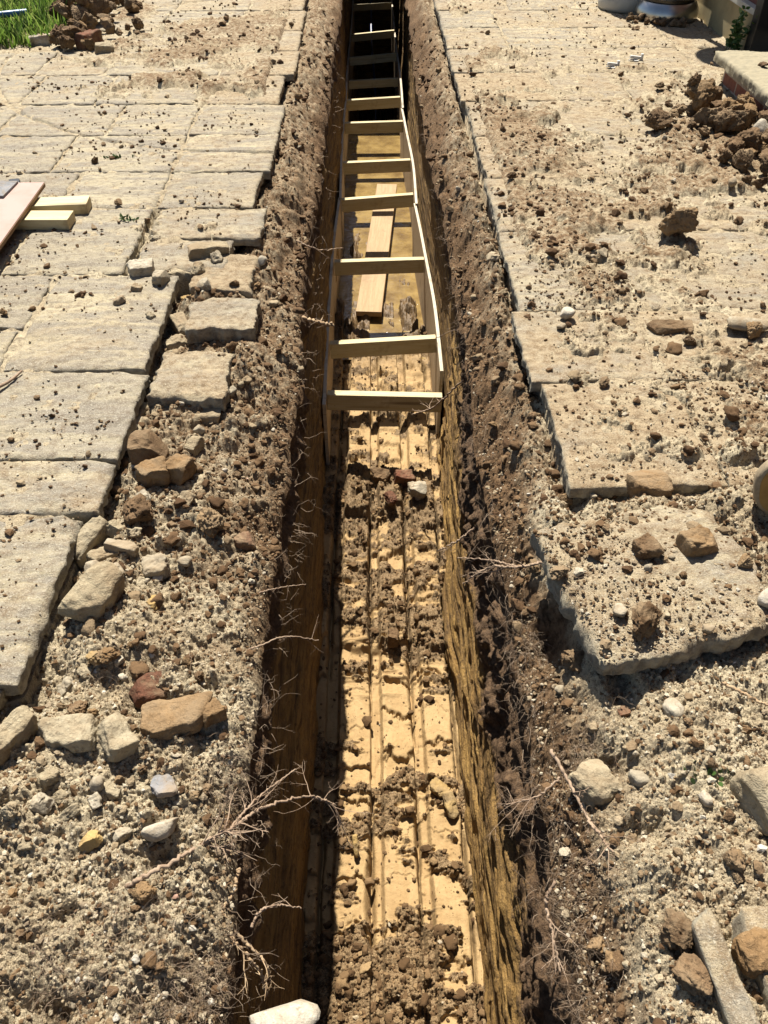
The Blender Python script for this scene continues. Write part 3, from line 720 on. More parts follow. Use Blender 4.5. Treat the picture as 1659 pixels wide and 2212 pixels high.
make_slab(0.645, 1.15, -0.1, 0.50, "half buried right slab covered in earth behind the thick grey edging stone", GR, 1.0, rot=0.06, tilt=(0.0, 0.03), z=0.012, chip=0.02, thick=0.07)

# ------------------------------------------------------------------ timber shuttering
sh = bpy.data.objects.new("trench_shuttering", None); COL.objects.link(sh); sh.location = (0.03, 3.3, FLOOR_Z)
tag(sh, "ladder of pale timber braces between plywood side panels standing in the trench", "shuttering")
def beam(name, a, b, w, h, mat, parent=None, bevel=0.003, roll=0.0):
    """timber from a to b (points on its top centre line), w across, h deep"""
    a, b = Vector(a), Vector(b); d = b - a; L = d.length
    bm = bmesh.new(); add_box(bm, (L, w, h), (0, 0, -h / 2), bevel=bevel)
    o = bm_obj(name, bm, mat)
    rot = d.to_track_quat('X', 'Z').to_matrix().to_4x4() @ Matrix.Rotation(roll, 4, 'X')
    o.matrix_world = Matrix.Translation((a + b) / 2) @ rot
    if parent is not None:
        o.parent = parent; o.matrix_parent_inverse = Matrix.Translation(parent.location).inverted()
    return o
def panel(pts, z1, z0, th_, inward):
    """plywood sheet following pts (x, y); bows a little"""
    P = smooth_path([(x, y, 0) for x, y in pts], 24)
    bm = bmesh.new()
    T = np.gradient(P, axis=0); N = np.stack([T[:, 1], -T[:, 0], 0 * T[:, 0]], -1); N /= np.linalg.norm(N, axis=1)[:, None]
    if (N[0][0] > 0) != (inward > 0): N = -N
    rows = []
    for p, n in zip(P, N):
        q = p - n * th_
        wz = 0.004 * math.sin(p[1] * 5)
        rows.append([bm.verts.new((p[0], p[1], z0)), bm.verts.new((p[0], p[1], z1 + wz)), bm.verts.new((q[0], q[1], z1 + wz)), bm.verts.new((q[0], q[1], z0))])
    for A, B in zip(rows, rows[1:]):
        for k in range(4):
            f = bm.faces.new((A[k], A[(k + 1) % 4], B[(k + 1) % 4], B[k])); f.material_index = 1 if k == 1 else 0
    for R, rev in ((rows[0], 0), (rows[-1], 1)):
        f = bm.faces.new(R[::-1] if rev else R); f.material_index = 1
    bmesh.ops.recalc_face_normals(bm, faces=bm.faces)
    o = bm_obj("side_panel", bm, [M['ply'], M['ply_edge']])
    o.parent = sh; o.matrix_parent_inverse = Matrix.Translation(sh.location).inverted()
    return o
ZT = -0.915
ZB = -1.40
panel([(-0.258, 3.25), (-0.270, 4.1), (-0.274, 5.0), (-0.254, 5.9)], ZT, ZB, 0.018, 1)
panel([(-0.246, 5.86), (-0.258, 6.5), (-0.262, 6.9), (-0.272, 7.35)], ZT + 0.012, ZB, 0.018, 1)
panel([(-0.268, 7.37), (-0.262, 8.3), (-0.272, 9.5)], ZT - 0.008, ZB, 0.018, 1)
panel([(-0.268, 9.52), (-0.26, 11.0), (-0.26, 13.2)], ZT, ZB, 0.018, 1)
panel([(0.350, 3.55), (0.352, 4.3), (0.326, 5.05), (0.296, 5.78)], ZT + 0.002, ZB, 0.018, -1)
panel([(0.306, 5.74), (0.312, 6.5), (0.286, 7.3), (0.262, 7.95)], ZT + 0.016, ZB, 0.018, -1)
panel([(0.270, 7.93), (0.276, 8.8), (0.266, 9.9)], ZT + 0.026, ZB, 0.018, -1)
panel([(0.262, 9.92), (0.262, 11.3), (0.262, 13.2)], ZT, ZB, 0.018, -1)
def inner_l(y): return np.interp(y, [3.25, 4.1, 5.0, 5.9, 6.5, 7.35, 8.3, 9.5, 13], [-0.256, -0.268, -0.272, -0.250, -0.256, -0.268, -0.260, -0.268, -0.258])
def inner_r(y): return np.interp(y, [3.3, 3.55, 4.3, 5.05, 5.78, 6.5, 7.3, 7.95, 8.8, 13], [0.352, 0.348, 0.350, 0.324, 0.297, 0.310, 0.284, 0.262, 0.274, 0.260])
for y, dz1, dz2, hh in ((3.36, -0.004, -0.018, .098), (3.87, -0.018, 0.006, .095), (4.86, -0.005, 0.002, .095), (5.89, -0.010, 0.022, .095), (6.64, -0.006, 0.008, .095), (7.62, -0.004, 0.004, .095), (8.28, 0.0, 0.022, .095), (9.30, -0.10, -0.08, .08), (9.85, -0.01, 0.03, .08), (10.9, -0.01, 0.03, .08), (12.5, 0.0, 0.02, .08)):
    beam("brace", (inner_l(y) + .002, y, ZT + dz1), (inner_r(y) - .002, y + (0.02 if y > 3.4 else -0.01), ZT + dz2), 0.045, hh, M['pine'], sh)

# plank lying in the water
pk = beam("plank", (-0.045, 4.84, -1.285), (0.118, 7.1, -1.278), 0.180, 0.038, M['plank'], None, 0.004)
tag(pk, "long muddy brown plank lying in the puddle between the shuttering panels", "plank")

# ------------------------------------------------------------------ board, offcuts, small things on the left paving
o1 = beam("timber_offcut", (-2.1, 3.335, 0.046), (-1.318, 3.325, 0.046), 0.098, 0.045, M['pine']); tag(o1, "nearer of two pale pine offcuts sticking out from under the pink board", "timber", "pine offcuts under the board")
o2 = beam("timber_offcut", (-2.1, 3.42, 0.048), (-1.285, 3.49, 0.046), 0.098, 0.045, M['pine']); tag(o2, "farther and longer of two pine offcuts sticking out from under the pink board", "timber", "pine offcuts under the board")
br = bpy.data.objects.new("board", None); COL.objects.link(br); br.location = (-2.1, 2.95, 0.049)
tag(br, "pink faced board with a brown edge resting on two pine offcuts", "board")
bm = bmesh.new(); add_box(bm, (1.2, 1.32, 0.016), (0, 0, 0.008), bevel=0.002); o = bm_obj("core", bm, M['brown_edge'], br)
bm = bmesh.new(); add_box(bm, (1.196, 1.316, 0.003), (0, 0, 0.0178), bevel=0.001); o = bm_obj("face", bm, M['pink'], br)
br.rotation_euler = (0.012, 0, 0.012)
def slatelike(name, loc, size, rot, mat, label, cat):
    bm = bmesh.new(); add_box(bm, size, (0, 0, size[2] / 2), bevel=min(size) * 0.2)
    o = bm_obj(name, bm, mat); o.location = loc; o.rotation_euler = (0, 0, rot); return tag(o, label, cat)
p = atz(8, 402, 0.085)
slatelike("slate_tile", (p.x - 0.06, p.y - 0.02, 0.076), (0.20, 0.17, 0.010), -0.06, M['slate'], "bluish grey slate tile lying on the pink board", "tile")
p = atz(28, 385, 0.085)
slatelike("rubber_block", (p.x, p.y, 0.0), (0.05, 0.06, 0.075), 0.3, M['black'], "small black block standing behind the pink board", "block")
p = atz(14, 836, 0.01)
P = smooth_path([p + Vector((-0.10, -0.13, 0)), p + Vector((-0.04, -0.03, 0.004)), p + Vector((0.0, 0.03, 0.002)), p + Vector((0.02, 0.09, 0.001))], 20)
V, F = tubes([(P, np.linspace(0.007, 0.004, 20))], 8)
tag(link("stick", np_mesh("stick", V, F), M['root']), "dry brown stick on the clean left paving at the photo edge", "stick")

# ------------------------------------------------------------------ rough solids
def ico(sub):
    bm = bmesh.new(); bmesh.ops.create_icosphere(bm, subdivisions=sub, radius=1.0)
    V = np.array([v.co[:] for v in bm.verts]); F = np.array([[v.index for v in f.verts] for f in bm.faces]); bm.free()
    return V, F
ICO = {k: ico(k) for k in (1, 2, 3, 5)}
def lump_mesh(name, seed, kind, sub=5, raw=False):
    V, F = ICO[sub]; r = np.random.default_rng(seed)
    S = V * 1.0; o = r.uniform(-50, 50, 3)
    q = S + o
    if kind == 'clod':
        rad = 1 + 0.45 * fbm3(*(q * 1.25).T, 3, seed) + 0.20 * fbm3(*(q * 4.0).T, 3, seed + 7) + 0.10 * np.abs(fbm3(*(q * 10).T, 3, seed + 9))
        nf, lo, hi = 4, 0.55, 0.85
    else:
        rad = 1 + 0.25 * fbm3(*(q * 1.1).T, 3, seed) + 0.03 * fbm3(*(q * 6).T, 3, seed + 7)
        nf, lo, hi = 9, 0.60, 0.92
    P = S * rad[:, None]
    for _ in range(nf):
        n = r.normal(size=3); n /= np.linalg.norm(n); c = r.uniform(lo, hi)
        d = P @ n; ex = np.maximum(0, d - c); P = P - np.outer(ex * 0.93, n)
    if kind == 'clod':
        P = P + S * (0.05 * fbm3(*(q * 16).T, 2, seed + 12))[:, None] + S * (0.035 * fbm3(*(q * 34).T, 2, seed + 13))[:, None]
    else:
        P = P + S * (0.018 * fbm3(*(q * 18).T, 2, seed + 12))[:, None]
    P = P * r.uniform(0.75, 1.25, 3) * np.array([1, 1, 0.78])
    P = P / np.abs(P).max() 
    if raw: return P
    return np_mesh(name, P, F)
CLOD = [lump_mesh("clod", 100 + k, 'clod') for k in range(12)]
STONE = [lump_mesh("stone", 300 + k, 'stone', 3) for k in range(10)]
def with_mat(me, mat, cache={}):
    k = (me.name, mat)
    if k not in cache:
        c = me.copy(); c.materials.clear(); c.materials.append(M[mat]); cache[k] = c
    return cache[k]
def place(name, me, mat, x, y, r, label, cat, group=None, z=None, sink=0.35, rot=None, scale=(1, 1, 1), fz=None):
    o = bpy.data.objects.new(name, with_mat(me, mat)); COL.objects.link(o)
    if z is None: z = float((fz or surf)(np.array(x), np.array(y)))
    o.location = (x, y, z + r * scale[2] * (1 - sink) * 0.8)
    o.scale = (r * scale[0], r * scale[1], r * scale[2])
    o.rotation_euler = rot if rot else (random.uniform(-.6, .6), random.uniform(-.6, .6), random.uniform(0, 6.28))
    return tag(o, label, cat, group)
def block(name, size, seed, mat, x, y, label, cat, z=None, rot=(0, 0, 0), group=None, ragged=1.0, lift=0.0, fz=None):
    """broken piece of paving, brick or mortar: a box with worn arrises and chips"""
    bm = bmesh.new(); bmesh.ops.create_cube(bm, size=2.0)
    bmesh.ops.subdivide_edges(bm, edges=bm.edges, cuts=21, use_grid_fill=True)
    V = np.array([v.co[:] for v in bm.verts]); h = np.array(size) / 2 * (0.88 if x < 0 and y < 3 else 1.0)
    pw = 9.0 if ragged < 0.9 else 7.0
    L = (np.abs(V) ** pw).sum(1) ** (1 / pw)
    P = V / L[:, None] * h
    rs = np.random.default_rng(seed + 1)
    tp = rs.uniform(-0.22, 0.22, 4) * min(1.0, ragged)
    P = P * np.stack([1 + tp[0] * V[:, 1], 1 + tp[1] * V[:, 0], 1 + tp[2] * V[:, 0] + tp[3] * V[:, 1]], -1)
    P[:, 0] += P[:, 1] * rs.uniform(-0.25, 0.25) * min(1.0, ragged)
    m = min(size)
    q = P + seed * 1.37
    n = P / (np.linalg.norm(P, axis=1)[:, None])
    P = P + n * (ragged * (0.16 * m * fbm3(*(q / m * 0.6).T, 3, seed) + 0.09 * m * fbm3(*(q / m * 2.0).T, 3, seed + 3) + 0.035 * m * fbm3(*(q / m * 7).T, 2, seed + 4)))[:, None]
    r = np.random.default_rng(seed)
    for _ in range(int(8 * ragged) + 1):
        nn = r.normal(size=3); nn[2] *= 0.7; nn /= np.linalg.norm(nn)
        c = (np.abs(nn) * h).sum() * r.uniform(0.72, 0.95)
        ex = np.maximum(0, P @ nn - c); P = P - np.outer(ex * 0.9, nn)
    for v, p_ in zip(bm.verts, P): v.co = p_
    o = bm_obj(name, bm, M[mat], smooth=True)
    if z is None: z = float((fz or surf)(np.array(x), np.array(y)))
    o.location = (x, y, z + size[2] / 2 * 0.38 + lift); o.rotation_euler = rot
    return tag(o, label, cat, group)

# broken paving on the left bank
GB = "broken paving pieces on the left bank"
make_slab(-0.735, -0.485, 2.045, 2.30, "square broken slab piece lying level on the left bank beside the clean grey slab", GB, 0.8, z=0.0, rot=-0.02, chip=0.02, thick=0.055, tilt=(0.03, 0.02), name="broken_slab", rag=2.6, res=0.0035)
block("mortar_block", (0.25, 0.09, 0.06), 5, 'mortar', -0.60, 2.035, "crumbling mortar bed under the near square slab piece", "rubble", z=-0.085)
make_slab(-0.685, -0.435, 2.46, 2.67, "pale cracked slab piece on the left bank, middle one of three", GB, 0.7, z=0.0, rot=0.05, chip=0.03, thick=0.06, tilt=(0.02, 0.05), name="broken_slab", rag=2.6, res=0.0035)
make_slab(-0.71, -0.47, 2.76, 3.02, "earth covered slab piece on the left bank, farthest of three", GB, 1.1, z=0.0, rot=-0.08, chip=0.03, thick=0.06, tilt=(0.05, 0.03), name="broken_slab", rag=2.6, res=0.0035)
def blk(px, py, size, mat, rz, label, cat="rubble", name="rubble_block", z=-0.05, group=GB, ragged=1.0, rx=0.0, ry=0.0, lift=0.0):
    p = atz(px, py, z + 0.02)
    return block(name, size, random.randint(1, 9999), mat, p.x, p.y, label, cat, rot=(rx, ry, rz), group=group, ragged=ragged, lift=lift)
blk(292, 870, (0.055, 0.12, 0.07), 'mortar', -0.1, "upright mortar piece between the clean slab and the square slab piece")
blk(283, 905, (0.065, 0.11, 0.075), 'mortar', -0.15, "larger mortar piece with a flat top at the clean slab edge")
blk(388, 690, (0.06, 0.14, 0.08), 'mortar', 0.2, "tall mortar piece between the long slab and the pale cracked piece")
blk(378, 722, (0.09, 0.06, 0.06), 'mortar', 0.5, "squat mortar piece beside the pale cracked slab piece")
blk(192, 1150, (0.055, 0.15, 0.09), 'mortar', -0.25, "long mortar piece leaning along the edge of the earth stained slab", rx=0.1)
blk(228, 1195, (0.10, 0.05, 0.05), 'mortar', 0.35, "thin mortar sliver above the big angular block")
blk(262, 1187, (0.11, 0.035, 0.04), 'stone', -0.25, "slender stone bar lying across the rubble")
blk(335, 1215, (0.075, 0.065, 0.055), 'stone', 0.2, "round topped grey rubble lump right of the mortar slivers")
blk(215, 1300, (0.095, 0.17, 0.075), 'mortar', -0.55, "biggest angular mortar block on the left bank, pointing at the slab edge", lift=0.02, ry=0.2)
blk(150, 1598, (0.13, 0.085, 0.07), 'mortar', 0.05, "wide rough mortar block in the row at the near left")
blk(258, 1600, (0.065, 0.115, 0.06), 'mortar', 0.5, "slanting mortar block right of the wide rough block", ry=0.25)
blk(28, 1615, (0.06, 0.15, 0.07), 'mortar', -0.45, "long mortar block at the left photo edge below the slabs", lift=0.02)
blk(375, 1545, (0.17, 0.10, 0.05), 'ochre', 0.2, "large flat brown clay slab on the near left bank", "clay", "clay_slab", lift=0.012)
blk(455, 1530, (0.06, 0.07, 0.05), 'ochre', 0.4, "rounded brown clay lump at the end of the flat clay slab", "clay", "clay_lump", lift=0.012)
blk(330, 1462, (0.12, 0.07, 0.05), 'red_brick', 0.5, "half buried red brick in the shaded hollow on the left bank", "brick", "brick", ry=0.45, lift=-0.036, rx=0.2)
blk(350, 1688, (0.05, 0.085, 0.014), 'slate', 0.35, "flat grey slate shard stuck in the left soil", "slate", "slate_shard", ry=0.25, rx=-0.45, lift=0.008, ragged=2.2)
blk(518, 1118, (0.06, 0.05, 0.05), 'red_brick', 0.2, "dark red brick piece at the lip of the left bank", "brick", "brick")
blk(335, 1028, (0.10, 0.08, 0.08), 'ochre', 0.4, "yellow brown clay lump below the square slab piece", "clay", "clay_lump", lift=0.015)
blk(315, 985, (0.11, 0.09, 0.085), 'clod', 0.1, "dark crumbly clod below the square slab piece", "clod", "clod", lift=0.015, ragged=1.6)
blk(385, 1010, (0.09, 0.10, 0.07), 'ochre', -0.5, "faceted ochre clay lump right of the dark crumbly clod", "clay", "clay_lump", lift=0.02)
blk(415, 945, (0.045, 0.08, 0.05), 'mortar', -0.3, "narrow mortar piece standing on the slope below the square slab")
blk(455, 565, (0.16, 0.07, 0.05), 'mortar', 0.3, "flat rubble strip behind the three slab pieces", lift=0.01)
blk(312, 602, (0.12, 0.09, 0.065), 'stone', 0.3, "pale angular stone on the far corner of the long left slab", "stone", "stone")
blk(350, 625, (0.07, 0.06, 0.06), 'stone', -0.3, "smaller angular stone right of the pale angular stone", "stone", "stone")
for k, (px, py, w) in enumerate(((430, 600, .05), (470, 580, .06), (500, 565, .05), (400, 625, .045), (445, 640, .05), (520, 600, .05), (300, 640, .05), (262, 668, .04), (330, 700, .035), (250, 1240, .05), (300, 1250, .035), (330, 1290, .04), (205, 1230, .05), (245, 1130, .05), (290, 1150, .045), (310, 1080, .05), (400, 1075, .045), (130, 1460, .04), (180, 1440, .035), (205, 1425, .035), (255, 1420, .03), (130, 1720, .03), (115, 1690, .035), (90, 1745, .04), (150, 1760, .035), (205, 1730, .03), (235, 1700, .035), (190, 1810, .035), (255, 1790, .03), (60, 1830, .03), (40, 1770, .035))):
    mt = ['mortar', 'stone', 'mortar', 'yellow_clay', 'stone', 'mortar', 'mortar', 'stone'][k % 8]
    blk(px, py, (w * random.uniform(.8, 1.4), w * random.uniform(.7, 1.1), w * random.uniform(.5, .9)), mt, random.uniform(0, 3), ('ochre yellow' if mt == 'yellow_clay' else 'sandy' if mt == 'mortar' else 'grey buff') + (' broken lump among the rubble ' + ('behind the loose slab pieces' if py < 720 else 'below the square slab piece' if py < 1320 else 'above the flat clay slab' if py < 1500 else 'in the near left corner')), ragged=1.5, group="small rubble on the left bank", rx=random.uniform(-.5, .5), ry=random.uniform(-.5, .5))
place("stone", STONE[2], 'white_stone', *atz(337, 1768, 0.0).xy, 0.034, "large smooth whitish stone in the near left soil", "stone", scale=(1.15, 0.95, 0.9), sink=0.1, rot=(0.1, 0.1, 0.5))
p = atz(605, 2205, -0.13); place("stone", STONE[4], 'white_stone', p.x, p.y, 0.055, "whitish rock at the lip of the trench at the bottom of the photo", "rock", z=-0.17, scale=(1.3, 0.8, 0.7), rot=(0, 0, 0.2))
blk(1303, 1650, (0.07, 0.085, 0.06), 'mortar', 0.4, "pale grey boulder stuck in the right bank above the hollow", "stone", "stone", group=None, lift=0.01)
blk(1645, 1740, (0.08, 0.12, 0.08), 'mortar', 0.2, "big brown grey rock at the right photo edge", "rock", "rock", group=None, lift=0.01)
blk(1354, 1512, (0.03, 0.028, 0.025), 'red_brick', 0.4, "small red brick chip in the gravel below the right corner slab", "brick", "brick", group=None)
blk(1378, 1228, (0.065, 0.055, 0.045), 'clod', 0.35, "dark clod casting a shadow on the right corner slab, left of a pair", "clod", "clod", group=None, lift=0.006, ragged=1.5)
blk(1487, 1222, (0.085, 0.06, 0.05), 'ochre', 0.1, "orange brown clod casting a shadow on the right corner slab, right of a pair", "clod", "clod", group=None, lift=0.006, ragged=1.5)
blk(1398, 1060, (0.11, 0.075, 0.065), 'ochre', 0.1, "pointed orange clay chunk between the two middle right slabs", "clay", "clay_lump", group=None, lift=0.008, ragged=1.5)
blk(1445, 728, (0.17, 0.06, 0.03), 'clod', 0.05, "long flat crust of mud on the right paving", "mud", "mud_crust", group=None, lift=0.004, ragged=1.6)
place("stone", STONE[1], 'stone', *atz(1605, 715, 0).xy, 0.062, "cylindrical tan stone on the right paving above the mud crust", "stone", scale=(1.3, 0.8, 0.75), sink=0.2, rot=(0, 0, -0.2))
place("stone", STONE[3], 'white_stone', *atz(1645, 1320, 0).xy, 0.03, "whitish stone at the right photo edge beyond the gravel", "stone", sink=0.2)
place("stone", STONE[6], 'white_stone', *atz(1222, 688, 0).xy, 0.034, "two toned white stone at the front of the right rubble patch", "stone", sink=0.15)
place("clod", CLOD[3], 'ochre', *atz(1450, 520, 0).xy, 0.085, "curled ochre clod alone on the pale right paving", "clod", sink=0.2)
place("clod", CLOD[5], 'clod', *atz(1415, 285, 0).xy, 0.085, "dark clod left of the clay heap on the right paving", "clod", sink=0.2)
blk(1620, 2065, (0.055, 0.06, 0.05), 'ochre', 0.2, "brown clod leaning on the thick grey slab edge", "clod", "clod", group=None, lift=0.02, ragged=1.6)
e0, e1 = atz(1545, 1965, 0.03), atz(1668, 2300, 0.03)
em = (e0 + e1) / 2; ed = e1 - e0
eg = block("edging_stone", (0.048, ed.length, 0.12), 77, 'slab', em.x, em.y, "thick mottled grey edging stone standing in the right soil at the bottom corner", "edging stone", z=-0.068, rot=(0, -0.25, math.atan2(ed.y, ed.x) + math.pi / 2), ragged=0.8)
eg["dust"] = 0.75
# two dark bricks and broken clay where the shuttering starts
block("brick", (0.11, 0.08, 0.11), 11, 'red_brick', *atz(872, 1045, FLOOR_Z + 0.02).xy, "upright dark brick on the trench floor in front of the shuttering", "brick", rot=(0.3, 0.1, 0.15), fz=floor_z, lift=0.02, ragged=0.7)
block("brick", (0.10, 0.09, 0.075), 12, 'clod', *atz(822, 1045, FLOOR_Z + 0.02).xy, "dark broken lump left of the upright brick on the trench floor", "clod", rot=(0.2, 0.0, -0.3), fz=floor_z, lift=0.01, ragged=1.4)
block("brick", (0.05, 0.08, 0.05), 13, 'red_brick', *atz(845, 1112, FLOOR_Z + 0.02).xy, "crumbled red brick in the spoil on the trench floor", "brick", rot=(0.1, 0.3, 0.4), fz=floor_z, lift=0.02, ragged=1.8)
block("clay_lump", (0.09, 0.08, 0.07), 14, 'stone', *atz(900, 1090, FLOOR_Z + 0.02).xy, "rounded grey lump in the spoil right of the red brick", "clod", fz=floor_z, lift=0.02, ragged=1.8)
block("clay_lump", (0.05, 0.07, 0.06), 15, 'clod', *atz(850, 1390, FLOOR_Z + 0.02).xy, "dark clod standing on the middle strip of the trench floor", "clod", fz=floor_z, lift=0.02, ragged=1.4)
block("clay_flake", (0.05, 0.10, 0.02), 16, 'yellow_clay', *atz(972, 1735, FLOOR_Z + 0.03).xy, "torn yellow clay flake lying on the right of the trench floor", "clay", rot=(0.3, 0.5, 0.3), fz=floor_z, lift=0.03, ragged=2.0)
block("clay_flake", (0.06, 0.08, 0.03), 17, 'yellow_clay', *atz(950, 1700, FLOOR_Z + 0.03).xy, "yellow clay lump beside the torn clay flake", "clay", rot=(0.1, 0.2, 0.9), fz=floor_z, lift=0.02, ragged=2.0)
block("clay_flake", (0.02, 0.09, 0.025), 18, 'yellow_clay', *atz(768, 1830, FLOOR_Z + 0.03).xy, "yellow clay sliver at the shaded left side of the trench floor", "clay", rot=(0.5, 0.1, 0.1), fz=floor_z, lift=0.03, ragged=1.6)

# ------------------------------------------------------------------ scattered clods and stones, each a thing
CAMV = lambda x, y, z=0: math.sqrt(x * x + y * y + (CAM_H - z) ** 2)
def where(x, y):
    side = "left" if x < 0 else "right"
    bank = (lipL(y) - 0.02 > x > edgeL(y)) if x < 0 else (lipR(y) < x < edgeR(y))
    if y < 0.97: band = "near the bottom of the photo"
    elif y < 1.6: band = "level with the scraped trench floor" if x < 0 else "around the corner slab"
    elif y < 2.3: band = "level with the clean grey slab" if x < 0 else "level with the log slice"
    elif y < 3.3: band = "level with the first braces"
    elif y < 4.3: band = "level with the plank"
    elif y < 5.6: band = "level with the stone step" if x > 0 else "around the curved joint"
    else: band = "at the far end"
    return f"on the {side} {'bank' if bank else ('soil' if not bool(slab_zone(np.array(x), np.array(y))) else 'paving')}", band
def scatter(n, meshes, name, mats, cat, rlo, rhi, pick, adj, sink=0.3, power=2.2):
    k = tries = 0
    while k < n and tries < n * 60:
        tries += 1
        thh = math.radians(random.uniform(76, 11.2)); y = CAM_H / math.tan(thh)
        dep = math.hypot(y, CAM_H) * math.cos(thh - PITCH)
        x = random.uniform(-1, 1) * dep * 0.5 + 0.0127 * y
        if lipL(y) - 0.03 < x < lipR(y) + 0.03 or x > 2.5: continue
        if random.random() > pick(x, y): continue
        rr = max(rlo * (rhi / rlo) ** (random.random() ** power), dep * 0.0042)
        rr = min(rr, rhi * 1.3)
        if x > -1.55 and x < 0 and 2.6 < y < 3.8 and x < -1.25: continue
        mt = random.choice(mats)
        w1, w2 = where(x, y)
        size = "tiny" if rr < 0.016 else "small" if rr < 0.026 else "fist sized" if rr < 0.05 else "large"
        place(name, random.choice(meshes), mt, x, y, rr, f"{size} {adj[mt]} {cat} {w1} {w2}", cat, f"{adj[mt]} {cat}s {w1}", sink=sink)
        k += 1
def pick_clod(x, y):
    c = float(cover(np.array(x), np.array(y))) if bool(slab_zone(np.array(x), np.array(y))) else 0.25
    return min(1, max(0.05, 0.22 + c * 1.6))
scatter(105, CLOD, "clod", ['clod', 'clod', 'ochre'], "clod", 0.012, 0.05, pick_clod, {'clod': "dark brown", 'ochre': "orange brown"}, 0.25)
scatter(75, STONE, "stone", ['stone', 'stone', 'mortar', 'white_stone'], "stone", 0.008, 0.032, pick_clod, {'stone': "buff", 'mortar': "sandy", 'white_stone': "whitish"}, 0.5, 2.6)
# clay heap beside the step
GH = "clods in the clay heap beside the stone step"
heap = 0
for k in range(85):
    y = random.uniform(3.6, 4.95); x = random.uniform(1.68, 2.10) if y > 3.85 else random.uniform(1.75, 2.4)
    e = ((x - 2.05) / 0.42) ** 2 + ((y - 4.25) / 0.75) ** 2
    if e > 1.1: continue
    rr = random.uniform(0.028, 0.095) * (1.1 - 0.6 * e)
    mt = random.choice(['clod', 'clod', 'clod', 'ochre'])
    lv = max(0.0, (1 - e)) * random.uniform(0.0, 0.03)
    if e > 0.55 and random.random() < 0.35: continue
    part = "front" if y < 4.0 else "middle" if y < 4.5 else "back"
    place("clod", CLOD[k % 12], mt, x, y, rr, f"{'large' if rr > .07 else 'medium' if rr > .05 else 'small'} {'dark brown' if mt == 'clod' else 'ochre'} clod in the {part} of the clay heap by the stone step", "clod", GH, z=float(surf(np.array(x), np.array(y))) + lv, sink=0.25)
p = atz(1510, 262, 0); place("clod", CLOD[1], 'ochre', p.x, p.y + 0.05, 0.105, "tallest split ochre clod at the back of the clay heap", "clod", GH, sink=0.05, scale=(1, 0.9, 1.25), rot=(0.1, 0.2, 1.0))
p = atz(1500, 185, 0.16); place("clod", CLOD[7], 'clod', p.x, p.y, 0.05, "dark knobbly clod sitting on top of the tallest clod", "clod", GH, z=0.15, sink=0.2)
p = atz(1605, 250, 0.05); place("stone", STONE[5], 'white_stone', p.x - 0.02, p.y - 0.3, 0.06, "white chalky stone in the clay heap", "stone", z=0.05)
# clod heap by the grass
GG = "clods in the heap beside the grass"
for k in range(46):
    a = random.uniform(0, 6.28); q = math.sqrt(random.random())
    x = -2.12 + 0.42 * q * math.cos(a); y = 6.9 + 0.75 * q * math.sin(a)
    rr = random.uniform(0.045, 0.12) * (1.1 - 0.5 * q)
    part = "near side" if y < 6.7 else "middle" if y < 7.2 else "far side"
    mt = 'clod' if random.random() < 0.8 else 'ochre'
    place("clod", CLOD[k % 12], mt, x, y, rr, f"{'large' if rr > .085 else 'medium' if rr > .06 else 'small'} {'dark brown' if mt == 'clod' else 'ochre'} clod on the {part} of the heap beside the grass", "clod", GG, sink=0.2, z=0.0 + (1 - q) * random.uniform(0, 0.2))
p = atz(186, 72, 0.08); block("brick", (0.2, 0.12, 0.13), 31, 'red_brick', p.x, p.y, "brown brick end standing at the front of the heap beside the grass", "brick", rot=(0, 0, 1.2), ragged=0.8)
p = atz(88, 92, 0); block("stone", (0.17, 0.10, 0.07), 32, 'white_stone', p.x, p.y, "pale loaf shaped stone on the soil below the grass", "stone", rot=(0, 0, 0.15), ragged=0.8)
p = atz(226, 112, 0); block("stone", (0.12, 0.09, 0.07), 33, 'mortar', p.x, p.y, "pale yellow broken stone in front of the clod heap", "stone", rot=(0, 0, 0.4))
p = atz(82, 45, 0); block("rubble_block", (0.32, 0.14, 0.12), 34, 'mortar', p.x, p.y, "long stone block lying in the grass", "stone", rot=(0, 0, 0.05), z=0.0)

# ------------------------------------------------------------------ crumbs and gravel: uncountable
def tilebase(sub, nvar, jit, seed):
    V, F = ICO[sub]; r = np.random.default_rng(seed); out = []
    for _ in range(nvar):
        P = V * (1 + r.uniform(-jit, jit, (len(V), 1))) * r.uniform(0.65, 1.3, 3)
        for _k in range(3):
            n = r.normal(size=3); n /= np.linalg.norm(n); ex = np.maximum(0, P @ n - 0.6); P = P - np.outer(ex, n)
        out.append(P)
    return out, F
BASE1, BF1 = tilebase(1, 12, 0.36, 5)
BASE2, BF2 = tilebase(2, 12, 0.22, 6)
BASE3, BF3 = [lump_mesh('', 900 + k, 'clod', 3, True) for k in range(12)], ICO[3][1]
def rotmats(n, r):
    q = r.normal(size=(n, 4)); q /= np.linalg.norm(q, axis=1)[:, None]
    w, x, y, z = q.T
    return np.stack([np.stack([1 - 2 * (y * y + z * z), 2 * (x * y - z * w), 2 * (x * z + y * w)], -1), np.stack([2 * (x * y + z * w), 1 - 2 * (x * x + z * z), 2 * (y * z - x * w)], -1), np.stack([2 * (x * z - y * w), 2 * (y * z + x * w), 1 - 2 * (x * x + y * y)], -1)], 1)
